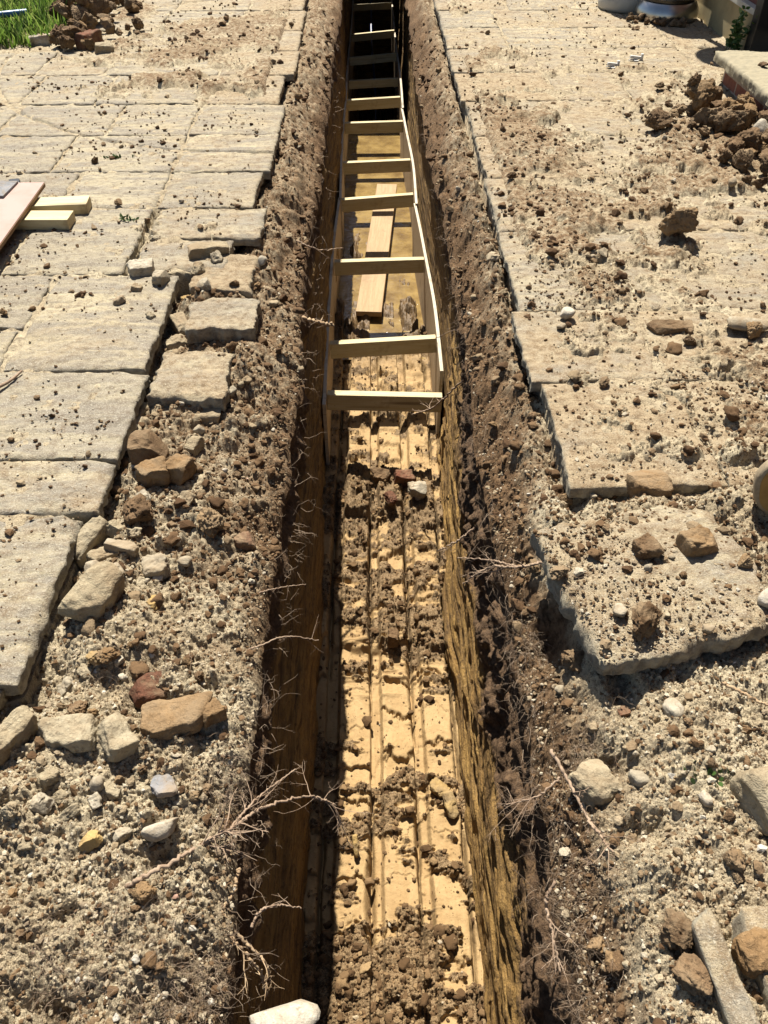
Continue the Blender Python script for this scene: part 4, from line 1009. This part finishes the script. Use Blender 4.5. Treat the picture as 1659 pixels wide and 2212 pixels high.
def heap_of(P, R, tint, bases, BF, r):
    Vs, Fs, Ts, off = [], [], [], 0
    var = r.integers(0, len(bases), len(P))
    for k, b in enumerate(bases):
        m = var == k; n = int(m.sum())
        if not n: continue
        rm = rotmats(n, r)
        W = np.einsum('nij,vj->nvi', rm, b) * R[m][:, None, None]; W[:, :, 2] *= 0.72
        W += P[m][:, None, :]
        Vs.append(W.reshape(-1, 3)); Fs.append((BF[None] + (np.arange(n) * len(b))[:, None, None] + off).reshape(-1, 3)); Ts.append(np.repeat(tint[m], len(b))); off += n * len(b)
    return np.concatenate(Vs), np.concatenate(Fs), np.concatenate(Ts)
def sprinkle(n, rlo, rhi, power, px, dens, seed, sunk=0.3, margin=1.5):
    r = np.random.default_rng(seed)
    th_ = np.radians(r.uniform(10.5, 80, n)); y = CAM_H / np.tan(th_)
    dep = np.hypot(y, CAM_H) * np.cos(th_ - PITCH)
    x = r.uniform(-1, 1, n) * dep * 0.5 * margin + 0.0127 * y
    ok = ((x < lipL(y) + 0.0) | (x > lipR(y))) & (x < 2.58) & (r.random(n) < dens(x, y))
    x, y, dep = x[ok], y[ok], dep[ok]
    R = np.maximum(rlo * (rhi / rlo) ** (r.random(len(x)) ** power), dep * px / 773.0 * r.uniform(0.7, 1.3, len(x)))
    z = surf(x, y) + R * (0.8 - sunk) * 0.8
    return np.stack([x, y, z], -1), R, r
def dens_soil(x, y):
    zone = slab_zone(x, y); cv = cover(x, y)
    c = np.where(x < 0, 0.22, 0.55)
    cl = np.clip(fbm2(x * 6, y * 6, 3, 123) * 1.2 + 0.4, 0.05, 1)
    return np.where(zone, np.clip(c * cl + np.clip(cv * 3.0 + 0.45, 0, 1) * cl, 0.02, 1.0), 0.9)
P, R, r = sprinkle(170000, 0.0009, 0.0065, 3.2, 0.42, dens_soil, 11)
V, F, T = heap_of(P, R, np.clip(r.normal(0.55, 0.28, len(P)), 0, 1), BASE1, BF1, r)
tag(link("soil_crumbs", np_mesh("soil_crumbs", V, F, {"tint": T}, True), M['crumb']), kind="stuff")
P, R, r = sprinkle(2600, 0.004, 0.014, 2.8, 1.0, dens_soil, 12, 0.4)
V, F, T = heap_of(P, R, np.clip(r.normal(0.38, 0.25, len(P)), 0, 1), BASE2, BF2, r)
tag(link("soil_crumbs", np_mesh("soil_crumbs", V, F, {"tint": T}, True), M['crumb']), kind="stuff")
P, R, r = sprinkle(5500, 0.002, 0.010, 2.6, 0.6, dens_soil, 13, 0.35)
V, F, T = heap_of(P, R, r.random(len(P)), BASE1, BF1, r)
tag(link("gravel", np_mesh("gravel", V, F, {"tint": T}, True), M['gravel']), kind="stuff")
def dens_pave(x, y):
    cl = sm(-0.15, 0.55, fbm2(x * 2.6 + 9, y * 2.6, 4, 131) + 0.25 * fbm2(x * 11, y * 11, 2, 132))
    return np.where(slab_zone(x, y), np.where(x < 0, 0.05 + 0.55 * cl * sm(1.2, 4.5, y) + 0.2 * cl, 0.14 + 0.86 * cl), np.where(y > 1.3, 0.8, 0.05))
P, R, r = sprinkle(52000, 0.002, 0.008, 2.0, 0.95, dens_pave, 14, 0.15)
R = R * (1 + 2.2 * r.random(len(R)) ** 7)
V, F, T = heap_of(P, R, np.clip(r.normal(0.24, 0.22, len(P)), 0, 1), BASE1, BF1, r)
tag(link("soil_crumbs", np_mesh("soil_crumbs", V, F, {"tint": T}, True), M['crumb']), kind="stuff")
def dens_bank(x, y):
    L = x < 0; lip = np.where(L, lipL(y), lipR(y)); ed = np.where(L, edgeL(y), edgeR(y))
    u = np.abs(x - lip) / np.abs(ed - lip)
    bank = (u < 1.0) * (0.22 * sm(0.9, 1.4, y) + 0.78 * sm(1.9, 3.0, y))
    sp = slab_zone(x, y) * np.clip(cover(x, y) * 2.2 + 0.22, 0, 1) * sm(-0.3, 0.4, fbm2(x * 5, y * 5, 3, 141) + 0.15)
    return np.clip(bank * 0.9 + sp * 0.95, 0.0, 1)
P, R, r = sprinkle(34000, 0.004, 0.028, 2.4, 1.35, dens_bank, 17, 0.4)
big = (R > 0.0085) & (R * 773 / np.hypot(P[:, 1], CAM_H) > 3.2)
TT = np.clip(r.normal(0.26, 0.2, len(P)), 0, 1)
V, F, T = heap_of(P[big], R[big] * 1.15, TT[big], BASE3, BF3, r)
tag(link("soil_clumps", np_mesh("soil_clumps", V, F, {"tint": T}), M['crumb']), kind="stuff")
P, R, TT = P[~big], R[~big], TT[~big]
V, F, T = heap_of(P, R, TT, BASE2, BF2, r)
tag(link("soil_clumps", np_mesh("soil_clumps", V, F, {"tint": T}, True), M['crumb']), kind="stuff")
# trench floor crumbs
r = np.random.default_rng(15)
n = 26000
th_ = np.radians(r.uniform(17, 80, n)); y = 2.8 / np.tan(th_); x = r.uniform(-0.26, 0.36, n)
keep = (r.random(n) < np.clip(floor_dirt(x, y) * 0.9 + 0.12, 0, 1)) & ((y < 4.9) | (r.random(n) < 0.1)); x, y = x[keep], y[keep]
dep = np.hypot(y, 2.8) * 0.9
R = np.maximum(0.0012 * (0.011 / 0.0012) ** (r.random(len(x)) ** 3.0), dep * 0.42 / 773)
V, F, T = heap_of(np.stack([x, y, floor_z(x, y) + R * 0.4], -1), R, np.clip(r.normal(0.28, 0.26, len(x)), 0, 1), BASE1, BF1, r)
tag(link("clay_crumbs", np_mesh("clay_crumbs", V, F, {"tint": T}, True), M['clay_crumb']), kind="stuff")
n = 2000
y = 2.8 / np.tan(np.radians(r.uniform(20, 80, n))); x = r.uniform(-0.25, 0.345, n)
keep = (r.random(n) < np.clip(floor_dirt(x, y) + 0.10, 0, 1)) & (y < 4.8); x, y = x[keep], y[keep]
R = 0.005 * (0.026 / 0.005) ** (r.random(len(x)) ** 2.4)
V, F, T = heap_of(np.stack([x, y, floor_z(x, y) + R * 0.3], -1), R * 1.1, np.clip(r.normal(0.2, 0.24, len(x)), 0, 1), BASE3, BF3, r)
tag(link("clay_crumbs", np_mesh("clay_crumbs", V, F, {"tint": T}), M['clay_crumb']), kind="stuff")

# ------------------------------------------------------------------ roots
def branch(P0, d, L, r0, depth, paths, rg, curl=0.5, grav=0.0):
    n = max(5, int(L / 0.012)); P = [np.array(P0, float)]; d = np.array(d, float); d /= np.linalg.norm(d)
    for k in range(n):
        d = d + rg.normal(size=3) * curl * 0.25 + np.array([0, 0, -grav * 0.05]); d /= np.linalg.norm(d)
        P.append(P[-1] + d * L / n)
    P = np.array(P); paths.append((P, np.linspace(r0, r0 * 0.3, len(P))))
    if depth > 0:
        for _ in range(rg.integers(2, 5)):
            i = rg.integers(len(P) // 4, len(P) - 1)
            dd = (P[i] - P[i - 1]); dd = dd / np.linalg.norm(dd) + rg.normal(size=3) * 0.8
            branch(P[i], dd, L * rg.uniform(0.2, 0.5), r0 * 0.5, depth - 1, paths, rg, curl * 1.2, grav)
def root(pts, r0, r1, label, mat='root', twigs=6, tl=0.08, seed=1, depth=1, group="roots sticking out of the trench sides"):
    rg = np.random.default_rng(seed)
    P = smooth_path(pts, 14 * len(pts)); P = P + rg.normal(size=P.shape) * r0 * 0.35
    R = np.linspace(r0, r1, len(P)) * (1 + 0.12 * rg.normal(size=len(P)))
    paths = [(P, R)]
    for _ in range(twigs):
        i = rg.integers(len(P) // 4, len(P) - 1); t = P[i] - P[i - 2]; t = t / (np.linalg.norm(t) + 1e-9)
        branch(P[i], t + rg.normal(size=3) * 0.7, tl * rg.uniform(0.4, 1.4), R[i] * 0.5, depth, paths, rg)
    V, F = tubes(paths, 6)
    return tag(link("root", np_mesh("root", V, F), M[mat]), label, "root", group)
A = lambda px, py, z: atz(px, py, z)
root([A(255, 1925, -0.07), A(330, 1885, -0.04), A(430, 1828, -0.06), A(505, 1785, -0.07), A(555, 1752, -0.10), A(620, 1728, -0.13), A(680, 1722, -0.18), A(725, 1740, -0.24)], 0.0052, 0.0016, "long forked grey root reaching over the trench from the near left bank", twigs=16, tl=0.10, seed=3, depth=2)
root([A(500, 1785, -0.07), A(540, 1740, -0.08), A(580, 1705, -0.10), A(640, 1660, -0.12)], 0.0030, 0.0012, "upper fork of the long grey root on the near left bank", twigs=8, tl=0.06, seed=4, depth=1)
root([A(675, 1722, -0.18), A(715, 1735, -0.22), A(735, 1775, -0.28), A(755, 1825, -0.34)], 0.0022, 0.0008, "drooping tip of the long grey root over the trench", twigs=10, tl=0.06, seed=5, depth=1)
root([A(515, 1880, -0.10), A(505, 1925, -0.11), A(480, 1970, -0.12), A(490, 2010, -0.14), A(520, 2050, -0.17), A(560, 2095, -0.22), A(575, 2150, -0.30)], 0.0042, 0.0025, "tan bent root hanging down the near left wall, forked", 'root_tan', twigs=5, tl=0.07, seed=6)
root([A(480, 1970, -0.12), A(520, 2025, -0.16), A(570, 2075, -0.2), A(585, 2110, -0.24)], 0.0032, 0.002, "second fork of the tan bent root on the near left wall", 'root_tan', twigs=3, tl=0.05, seed=7)
root([A(545, 2000, -0.14), A(560, 1970, -0.13), A(600, 1955, -0.14), A(650, 1962, -0.18)], 0.0028, 0.0014, "short arched root above the tan bent root", twigs=3, tl=0.05, seed=8)
root([A(500, 1415, -0.12), A(560, 1395, -0.12), A(620, 1375, -0.13), A(688, 1384, -0.18)], 0.0030, 0.0012, "thin arched root over the shaded left wall, level with the corner slab", twigs=4, tl=0.07, seed=9)
root([A(560, 1280, -0.12), A(600, 1270, -0.13), A(660, 1262, -0.16)], 0.0022, 0.001, "straight thin root over the left wall above the arched one", twigs=2, tl=0.05, seed=10)
root([A(600, 680, -0.12), A(640, 685, -0.14), A(690, 697, -0.2), A(720, 703, -0.24)], 0.009, 0.006, "thick broken root stub pointing at the first shuttering panel", 'root_tan', twigs=2, tl=0.05, seed=11)
root([A(1085, 700, -0.14), A(1050, 770, -0.2), A(990, 830, -0.45), A(935, 880, -0.7), A(890, 895, -0.8)], 0.0055, 0.003, "long dark root slanting from the right bank over the nearest brace", 'root', twigs=4, tl=0.10, seed=12)
root([A(1180, 660, -0.1), A(1100, 710, -0.15), A(1020, 700, -0.3), A(940, 730, -0.6)], 0.003, 0.0015, "pale thin root from the right bank over the second brace", twigs=5, tl=0.1, seed=13)
root([A(1175, 1215, -0.1), A(1120, 1225, -0.13), A(1060, 1225, -0.16), A(1000, 1260, -0.24)], 0.0045, 0.002, "forked pale root from under the right corner slab", twigs=7, tl=0.1, seed=14, depth=2)
root([A(1120, 1225, -0.13), A(1060, 1210, -0.16), A(990, 1205, -0.22)], 0.003, 0.0014, "upper fork of the pale root under the right corner slab", twigs=3, tl=0.06, seed=15)
root([A(1025, 1140, -0.15), A(985, 1170, -0.2), A(945, 1190, -0.27)], 0.0035, 0.0016, "short pale root above the forked root on the right wall", twigs=2, tl=0.05, seed=16)
root([A(1190, 1620, -0.08), A(1230, 1690, -0.08), A(1265, 1760, -0.07), A(1300, 1810, -0.05), A(1325, 1840, -0.04)], 0.0042, 0.002, "grey root running down across the hollow in the right bank", twigs=8, tl=0.06, seed=17, depth=2)
root([A(1210, 1680, -0.09), A(1160, 1720, -0.12), A(1090, 1740, -0.16)], 0.0028, 0.001, "bushy grey root on the right lip beside the hollow", twigs=12, tl=0.09, seed=18, depth=2)
root([A(1200, 1900, -0.12), A(1180, 1950, -0.15), A(1195, 2020, -0.17), A(1210, 2100, -0.19)], 0.0035, 0.002, "whitish root hanging along the right wall near the bottom", twigs=6, tl=0.07, seed=19)
root([A(935, 40, -0.3), A(918, 80, -0.5), A(905, 110, -0.62), A(905, 140, -0.72)], 0.012, 0.008, "brown hooked root hanging in front of the dark end of the trench", 'root_tan', twigs=2, tl=0.15, seed=20)
root([A(1050, 420, -0.12), A(1010, 430, -0.15), A(985, 425, -0.2), A(950, 415, -0.25)], 0.006, 0.003, "curved pale root on the right bank level with the plank", 'root_tan', twigs=2, tl=0.08, seed=21)
root([A(640, 520, -0.12), A(690, 540, -0.16), A(740, 535, -0.25)], 0.004, 0.002, "thin root over the left wall level with the plank", twigs=4, tl=0.1, seed=22)
root([A(1560, 1475, 0.01), A(1610, 1500, 0.012), A(1659, 1525, 0.01)], 0.004, 0.003, "straw coloured twig lying on the gravel at the right edge", 'root_tan', twigs=1, tl=0.03, seed=23, group=None)
# hair roots: uncountable
rg = np.random.default_rng(33)
paths = []
def hair(n, side):
    for _ in range(n):
        thh = math.radians(rg.uniform(12, 79)); y = CAM_H / math.tan(thh)
        if side < 0: x = float(lipL(np.array(y))) - abs(rg.normal()) * 0.06
        else: x = float(lipR(np.array(y))) + abs(rg.normal()) * 0.06
        z = float(soil(np.array(x), np.array(y))) - (rg.uniform(0.0, 0.22) if rg.random() < 0.5 else 0.0)
        if z < -0.3 or rg.random() < 0.4: x = (-0.25 if side < 0 else 0.36)
        d = np.array([-side * rg.uniform(0.1, 1.0), rg.normal() * 0.6, rg.normal() * 0.6])
        branch((x, y, z), d, rg.uniform(0.02, 0.07) * (1 + 1.5 * rg.random() ** 5), (0.0003 + 0.0006 * rg.random() ** 2) + 0.00013 * y, 1 if rg.random() < 0.4 else 0, paths, rg, rg.uniform(0.6, 2.2), 1.6)
hair(360, -1); hair(700, 1)
for (px, py, s, n) in ((450, 2080, 0.09, 260), (270, 1950, 0.08, 130), (120, 2080, 0.1, 220), (330, 2150, 0.09, 200), (1230, 2050, 0.08, 260), (1200, 1720, 0.07, 220), (1280, 1560, 0.06, 160), (1180, 1300, 0.06, 140), (300, 1450, 0.07, 90), (480, 1650, 0.05, 80), (1260, 1900, 0.07, 160)):
    c = atz(px, py, -0.03)
    for _ in range(int(n * 1.5)):
        x, y = c.x + rg.normal() * s * 0.6, c.y + rg.normal() * s * 0.6
        if float(lipL(np.array(y))) < x < float(lipR(np.array(y))): continue
        z = float(surf(np.array(x), np.array(y)))
        branch((x, y, z), rg.normal(size=3) + np.array([0, 0, 0.3]), rg.uniform(0.015, 0.08), 0.0003 + 0.0004 * rg.random(), 1 if rg.random() < 0.3 else 0, paths, rg, rg.uniform(1.0, 2.6), 1.0)
V, F = tubes(paths, 3)
tag(link("fine_roots", np_mesh("fine_roots", V, F), M['hair']), kind="stuff")

# ------------------------------------------------------------------ house side, step, heater, pot, log
hs = bpy.data.objects.new("house", None); COL.objects.link(hs); hs.location = (2.6, 8.0, 0)
tag(hs, "red brick house side with a mustard rendered plinth and a black door frame", "house")
def hbox(name, x0, x1, y0, y1, z0, z1, mat, bevel=0.0):
    bm = bmesh.new(); add_box(bm, (x1 - x0, y1 - y0, z1 - z0), ((x0 + x1) / 2 - 2.6, (y0 + y1) / 2 - 8.0, (z0 + z1) / 2), bevel=bevel)
    return bm_obj(name, bm, mat, hs)
hbox("plinth", 2.60, 2.86, 6.06, 13.0, -0.2, 0.225, M['render'])
hbox("ledge", 2.585, 2.86, 6.06, 13.0, 0.225, 0.262, M['pot'], 0.004)
hbox("wall", 2.64, 2.84, 6.06, 13.0, 0.262, 5.2, M['brick'])
hbox("wall", 2.64, 2.84, -2.0, 3.4, -0.2, 5.2, M['brick'])
hbox("wall", 2.64, 2.84, 3.4, 6.06, 2.3, 5.2, M['brick'])
dr = hbox("door", 2.68, 2.74, 3.42, 5.98, 0.16, 2.28, M['glass'])
hbox("door_frame", 2.57, 2.80, 5.95, 6.057, -0.05, 2.3, M['black'], 0.004)
hbox("door_frame", 2.62, 2.80, 3.42, 3.50, -0.05, 2.3, M['black'], 0.004)

st = bpy.data.objects.new("stone_step", None); COL.objects.link(st); st.location = (2.4, 4.6, 0)
tag(st, "brick doorstep with a thick weathered stone tread beside the clay heap", "step")
bm = bmesh.new(); add_box(bm, (0.44, 1.5, 0.19), (0.02, 0.02, 0.03)); bm_obj("brick_base", bm, M['brick'], st)
tr = make_slab(2.13, 2.66, 3.82, 5.42, None, None, 0.4, z=0.176, chip=0.02, thick=0.055, name="tread", seed=404, res=0.008, mat='coping')
tr.parent = st; tr.matrix_parent_inverse = Matrix.Translation(st.location).inverted()
for k in range(7):
    x, y = random.uniform(2.25, 2.5), random.uniform(4.7, 5.35)
    place("clod", CLOD[k], 'clod', x, y, random.uniform(0.02, 0.045), f"{['flat', 'thin', 'round', 'dark', 'small', 'broken', 'leaning'][k]} mud clod lying on the stone tread of the doorstep", "clod", "mud clods on the stone tread", z=0.176, sink=0.2, scale=(1.3, 1, 0.7))

ht = bpy.data.objects.new("patio_heater", None); COL.objects.link(ht); ht.location = (2.335, 7.16, 0.0)
tag(ht, "stainless steel patio heater with a stepped round base on the far right paving", "patio heater")
bm = bmesh.new(); lathe(bm, [(0.0, 0.0), (0.235, 0.0), (0.243, 0.012), (0.245, 0.045), (0.24, 0.075), (0.215, 0.12), (0.20, 0.128), (0.0, 0.13)]); bm_obj("base_ring", bm, M['steel'], ht, True)
bm = bmesh.new(); lathe(bm, [(0.197, 0.125), (0.197, 0.15)]); bm_obj("gap_band", bm, M['dark_steel'], ht, True)
bm = bmesh.new(); lathe(bm, [(0.205, 0.148), (0.212, 0.156), (0.212, 0.235), (0.205, 0.245), (0.205, 0.255), (0.214, 0.265), (0.214, 0.80), (0.19, 0.84), (0.04, 0.87), (0.0, 0.87)]); bm_obj("tank_housing", bm, M['steel'], ht, True)
bm = bmesh.new(); lathe(bm, [(0.03, 0.86), (0.03, 1.75), (0.09, 1.76), (0.09, 2.0), (0.0, 2.0)], 32); bm_obj("pole", bm, M['steel'], ht, True)
bm = bmesh.new(); lathe(bm, [(0.0, 2.09), (0.15, 2.08), (0.32, 2.02), (0.33, 2.01), (0.15, 2.065), (0.0, 2.075)]); bm_obj("reflector", bm, M['steel'], ht, True)
bm = bmesh.new(); bmesh.ops.create_cone(bm, cap_ends=True, segments=24, radius1=0.028, radius2=0.028, depth=0.02, matrix=Matrix.Translation((0.105, -0.186, 0.195)) @ Euler((math.pi / 2, 0, 0.5)).to_matrix().to_4x4()); bm_obj("vent_hole", bm, M['black'], ht)
pt = bpy.data.objects.new("planter", None); COL.objects.link(pt); pt.location = (2.08, 7.50, 0.0)
tag(pt, "pale round planter standing behind the patio heater", "planter")
bm = bmesh.new(); lathe(bm, [(0.0, 0.0), (0.20, 0.0), (0.21, 0.02), (0.215, 0.10), (0.185, 0.125), (0.19, 0.4), (0.2, 0.42), (0.18, 0.42), (0.17, 0.36), (0.0, 0.36)]); bm_obj("pot", bm, M['pot'], pt, True)
# mud at the heater base
for k in range(12):
    a = random.uniform(3.3, 5.2); rr = random.uniform(0.02, 0.045)
    place("clod", CLOD[k], 'clod', 2.335 + 0.28 * math.cos(a) + random.uniform(-.06, .02), 7.16 + 0.26 * math.sin(a) + random.uniform(-.08, .02), rr, "small brown clod lying against the patio heater base", "clod", "clods against the patio heater base", sink=0.2)

lg = bpy.data.objects.new("log_slice", None); COL.objects.link(lg); c = atz(1727, 1058, 0.105); lg.location = (c.x, c.y, 0)
tag(lg, "round tan log slice standing on edge at the right photo border", "log slice")
def disc(r, jit, y, seg=48):
    return [(r * (1 + jit * math.sin(3 * a + 1) + jit * math.sin(7 * a)) * math.cos(a), y, 0.105 + r * (1 + jit * math.sin(3 * a + 1) + jit * math.sin(7 * a)) * math.sin(a)) for a in [2 * math.pi * i / seg for i in range(seg)]]
bm = bmesh.new(); a_ = [bm.verts.new(p) for p in disc(0.105, 0.015, 0.0)]; b_ = [bm.verts.new(p) for p in disc(0.105, 0.015, 0.028)]; i_ = [bm.verts.new(p) for p in disc(0.096, 0.015, -0.002)]; e_ = [bm.verts.new(p) for p in disc(0.09, 0.015, 0.029)]
for k in range(48):
    j = (k + 1) % 48
    bm.faces.new((a_[k], a_[j], b_[j], b_[k])); bm.faces.new((i_[k], i_[j], a_[j], a_[k])); bm.faces.new((b_[k], b_[j], e_[j], e_[k]))
bm.faces.new(e_)
bmesh.ops.recalc_face_normals(bm, faces=bm.faces); bm_obj("bark", bm, M['bark'], lg, True)
bm = bmesh.new(); v_ = [bm.verts.new(p) for p in disc(0.0965, 0.015, -0.004)]; w_ = [bm.verts.new(p) for p in disc(0.0965, 0.015, 0.004)]
bm.faces.new(v_)
for k in range(48): bm.faces.new((v_[k], w_[k], w_[(k + 1) % 48], v_[(k + 1) % 48]))
bmesh.ops.recalc_face_normals(bm, faces=bm.faces); bm_obj("sawn_end", bm, M['log_end'], lg)
lg.rotation_euler = (-0.12, 0, -0.1)

# white plastic fittings on the right paving
for (px, py, w, lab) in ((1373, 131, 0.09, "white plastic wall plug lying on the far right paving"), (1323, 146, 0.08, "splayed white plastic clip lying left of the wall plug")):
    p = atz(px, py, 0); bm = bmesh.new()
    add_box(bm, (w, 0.02, 0.018), (0, 0, 0.02), (0, 0.15, 0.2), 0.004); add_box(bm, (0.016, 0.02, 0.04), (w * 0.45, 0.008, 0.02), bevel=0.003)
    add_box(bm, (w * 0.6, 0.008, 0.006), (-w * 0.3, -0.012, 0.01), (0, 0, 0.3)); add_box(bm, (w * 0.35, 0.05, 0.004), (-w * 0.05, -0.01, 0.006))
    o = bm_obj("plastic_clip", bm, M['white_plastic']); o.location = (p.x, p.y, float(surf(np.array(p.x), np.array(p.y)))); tag(o, lab, "plastic clip")

# weed by the house wall
wd = bpy.data.objects.new("weed", None); COL.objects.link(wd); wd.location = (2.52, 6.12, 0)
tag(wd, "leafy green weed growing at the foot of the rendered plinth", "weed")
rg = np.random.default_rng(71); stems = []; LV, LF = [], []; off = 0
for k in range(9):
    d = np.array([rg.uniform(-0.45, 0.15), rg.uniform(-0.4, 0.2), 1.0]); L = rg.uniform(0.14, 0.32)
    pts = [np.zeros(3) + np.array([rg.normal() * 0.02, rg.normal() * 0.02, 0])]
    for s in range(8):
        d = d + rg.normal(size=3) * 0.15; d /= np.linalg.norm(d); pts.append(pts[-1] + d * L / 8)
        for _ in range(3):
            u = rg.normal(size=3); u[2] = abs(u[2]) * 0.4; u /= np.linalg.norm(u); v = np.cross(u, rg.normal(size=3)); v /= np.linalg.norm(v); ll = rg.uniform(0.02, 0.05); b = pts[-1]
            LV.append([b, b + u * ll * 0.35 + v * ll * 0.3, b + u * ll * 0.7 + v * ll * 0.22, b + u * ll, b + u * ll * 0.7 - v * ll * 0.22, b + u * ll * 0.35 - v * ll * 0.3]); LF.append(np.arange(6) + off); off += 6
    stems.append((np.array(pts), np.linspace(0.003, 0.001, 9)))
V, F = tubes(stems, 5); link("stem", np_mesh("stem", V, F), M['leaf'], wd)
link("leaves", np_mesh("leaves", np.concatenate(LV), np.array(LF)), M['leaf'], wd)

# blue water pipe in the trench and another in the grass
P = smooth_path([(0.0, 13.4, -0.75), (-0.02, 12.2, -1.2), (0.03, 11.2, -1.7), (0.02, 10.3, -2.2), (0.02, 9.9, -2.38)], 40)
V, F = tubes([(P, np.full(40, 0.016))], 10); tag(link("water_pipe", np_mesh("water_pipe", V, F), M['shaded_blue']), "shade-darkened blue water pipe running along the shaded end of the trench", "pipe")
a, b = atz(-60, 38, 0.12), atz(58, 26, 0.12)
V, F = tubes([(smooth_path([a, (a + b) / 2, b], 20), np.full(20, 0.022))], 12); tag(link("water_pipe", np_mesh("water_pipe", V, F), M['blue']), "bright blue plastic pipe lying in the grass", "pipe")

# grass: uncountable
rg = np.random.default_rng(81)
n = 26000
gx = rg.uniform(-4.2, -2.0, n); gy = rg.uniform(6.05, 9.2, n)
keep = (gx < -2.42 + 0.05 * np.sin(gy * 5) + 0.06 * rg.normal(size=n) - 0.45 * sm(6.45, 6.15, gy)) | ((gy > 7.9) & (gx < -2.3)); gx, gy = gx[keep], gy[keep]; n = len(gx)
h = rg.uniform(0.05, 0.20, n) * (0.6 + 0.7 * sm(6.4, 7.6, gy)); az = rg.uniform(0, 6.28, n); w = rg.uniform(0.004, 0.010, n); lean = rg.uniform(0.1, 0.8, n)
gz = surf(gx, gy) - 0.01
dx, dy = np.cos(az), np.sin(az)
def pt_(f, s): return np.stack([gx + dx * h * lean * f * f - dy * w * s, gy + dy * h * lean * f * f + dx * w * s, gz + h * f], -1)
V = np.stack([pt_(0, 1), pt_(0, -1), pt_(0.55, 0.8), pt_(0.55, -0.8), pt_(1, 0.15), pt_(1, -0.15)], 1).reshape(-1, 3)
i = np.arange(n)[:, None] * 6
F = np.concatenate([np.concatenate([i, i + 1, i + 3, i + 2], 1), np.concatenate([i + 2, i + 3, i + 5, i + 4], 1)])
tag(link("grass", np_mesh("grass", V, F, {"tint": np.repeat(rg.random(n), 6)}), M['grass']), kind="stuff")
# small green shoots in the joints, one object of leaves each
for k, (px, py) in enumerate(((250, 341), (1555, 1660), (280, 475))):
    p = atz(px, py, 0.0); VV, FF = [], []
    for j in range(24):
        u = rg.normal(size=3); u[2] = abs(u[2]) + 0.3; u /= np.linalg.norm(u); v = np.cross(u, rg.normal(size=3)); v /= np.linalg.norm(v); ll = rg.uniform(0.012, 0.028)
        b = np.array([p.x + rg.normal() * 0.025, p.y + rg.normal() * 0.012, float(surf(np.array(p.x), np.array(p.y)))])
        VV += [b - v * 0.002, b + v * 0.002, b + u * ll * 0.6 + v * 0.005, b + u * ll, b + u * ll * 0.6 - v * 0.005]; FF.append(np.arange(5) + 5 * j)
    tag(link("weed", np_mesh("weed", np.array(VV), np.array(FF)), M['leaf']), ["tiny green weed in a joint of the left paving behind the offcuts", "small green seedling in the right soil above the buried slab", "tiny green sprig in the joint right of the pine offcuts"][k], "weed")

# unseen sheets added over the far end of the trench, beyond the picture's top edge, to shade it
for k, (y0, y1) in enumerate(((9.45, 11.28), (11.52, 12.92), (13.06, 13.7))):
    bm = bmesh.new(); add_box(bm, (1.5, y1 - y0, 0.018), bevel=0.002)
    o = bm_obj("added_shade_sheet", bm, M['ply']); o.location = (0.05, (y0 + y1) / 2, 0.035); tag(o, ["long unseen plywood sheet added to shade the far trench", "middle unseen plywood sheet added to shade the far trench", "narrow unseen plywood sheet added to shade the trench end"][k], "plywood sheet", "added sheets shading the far trench")
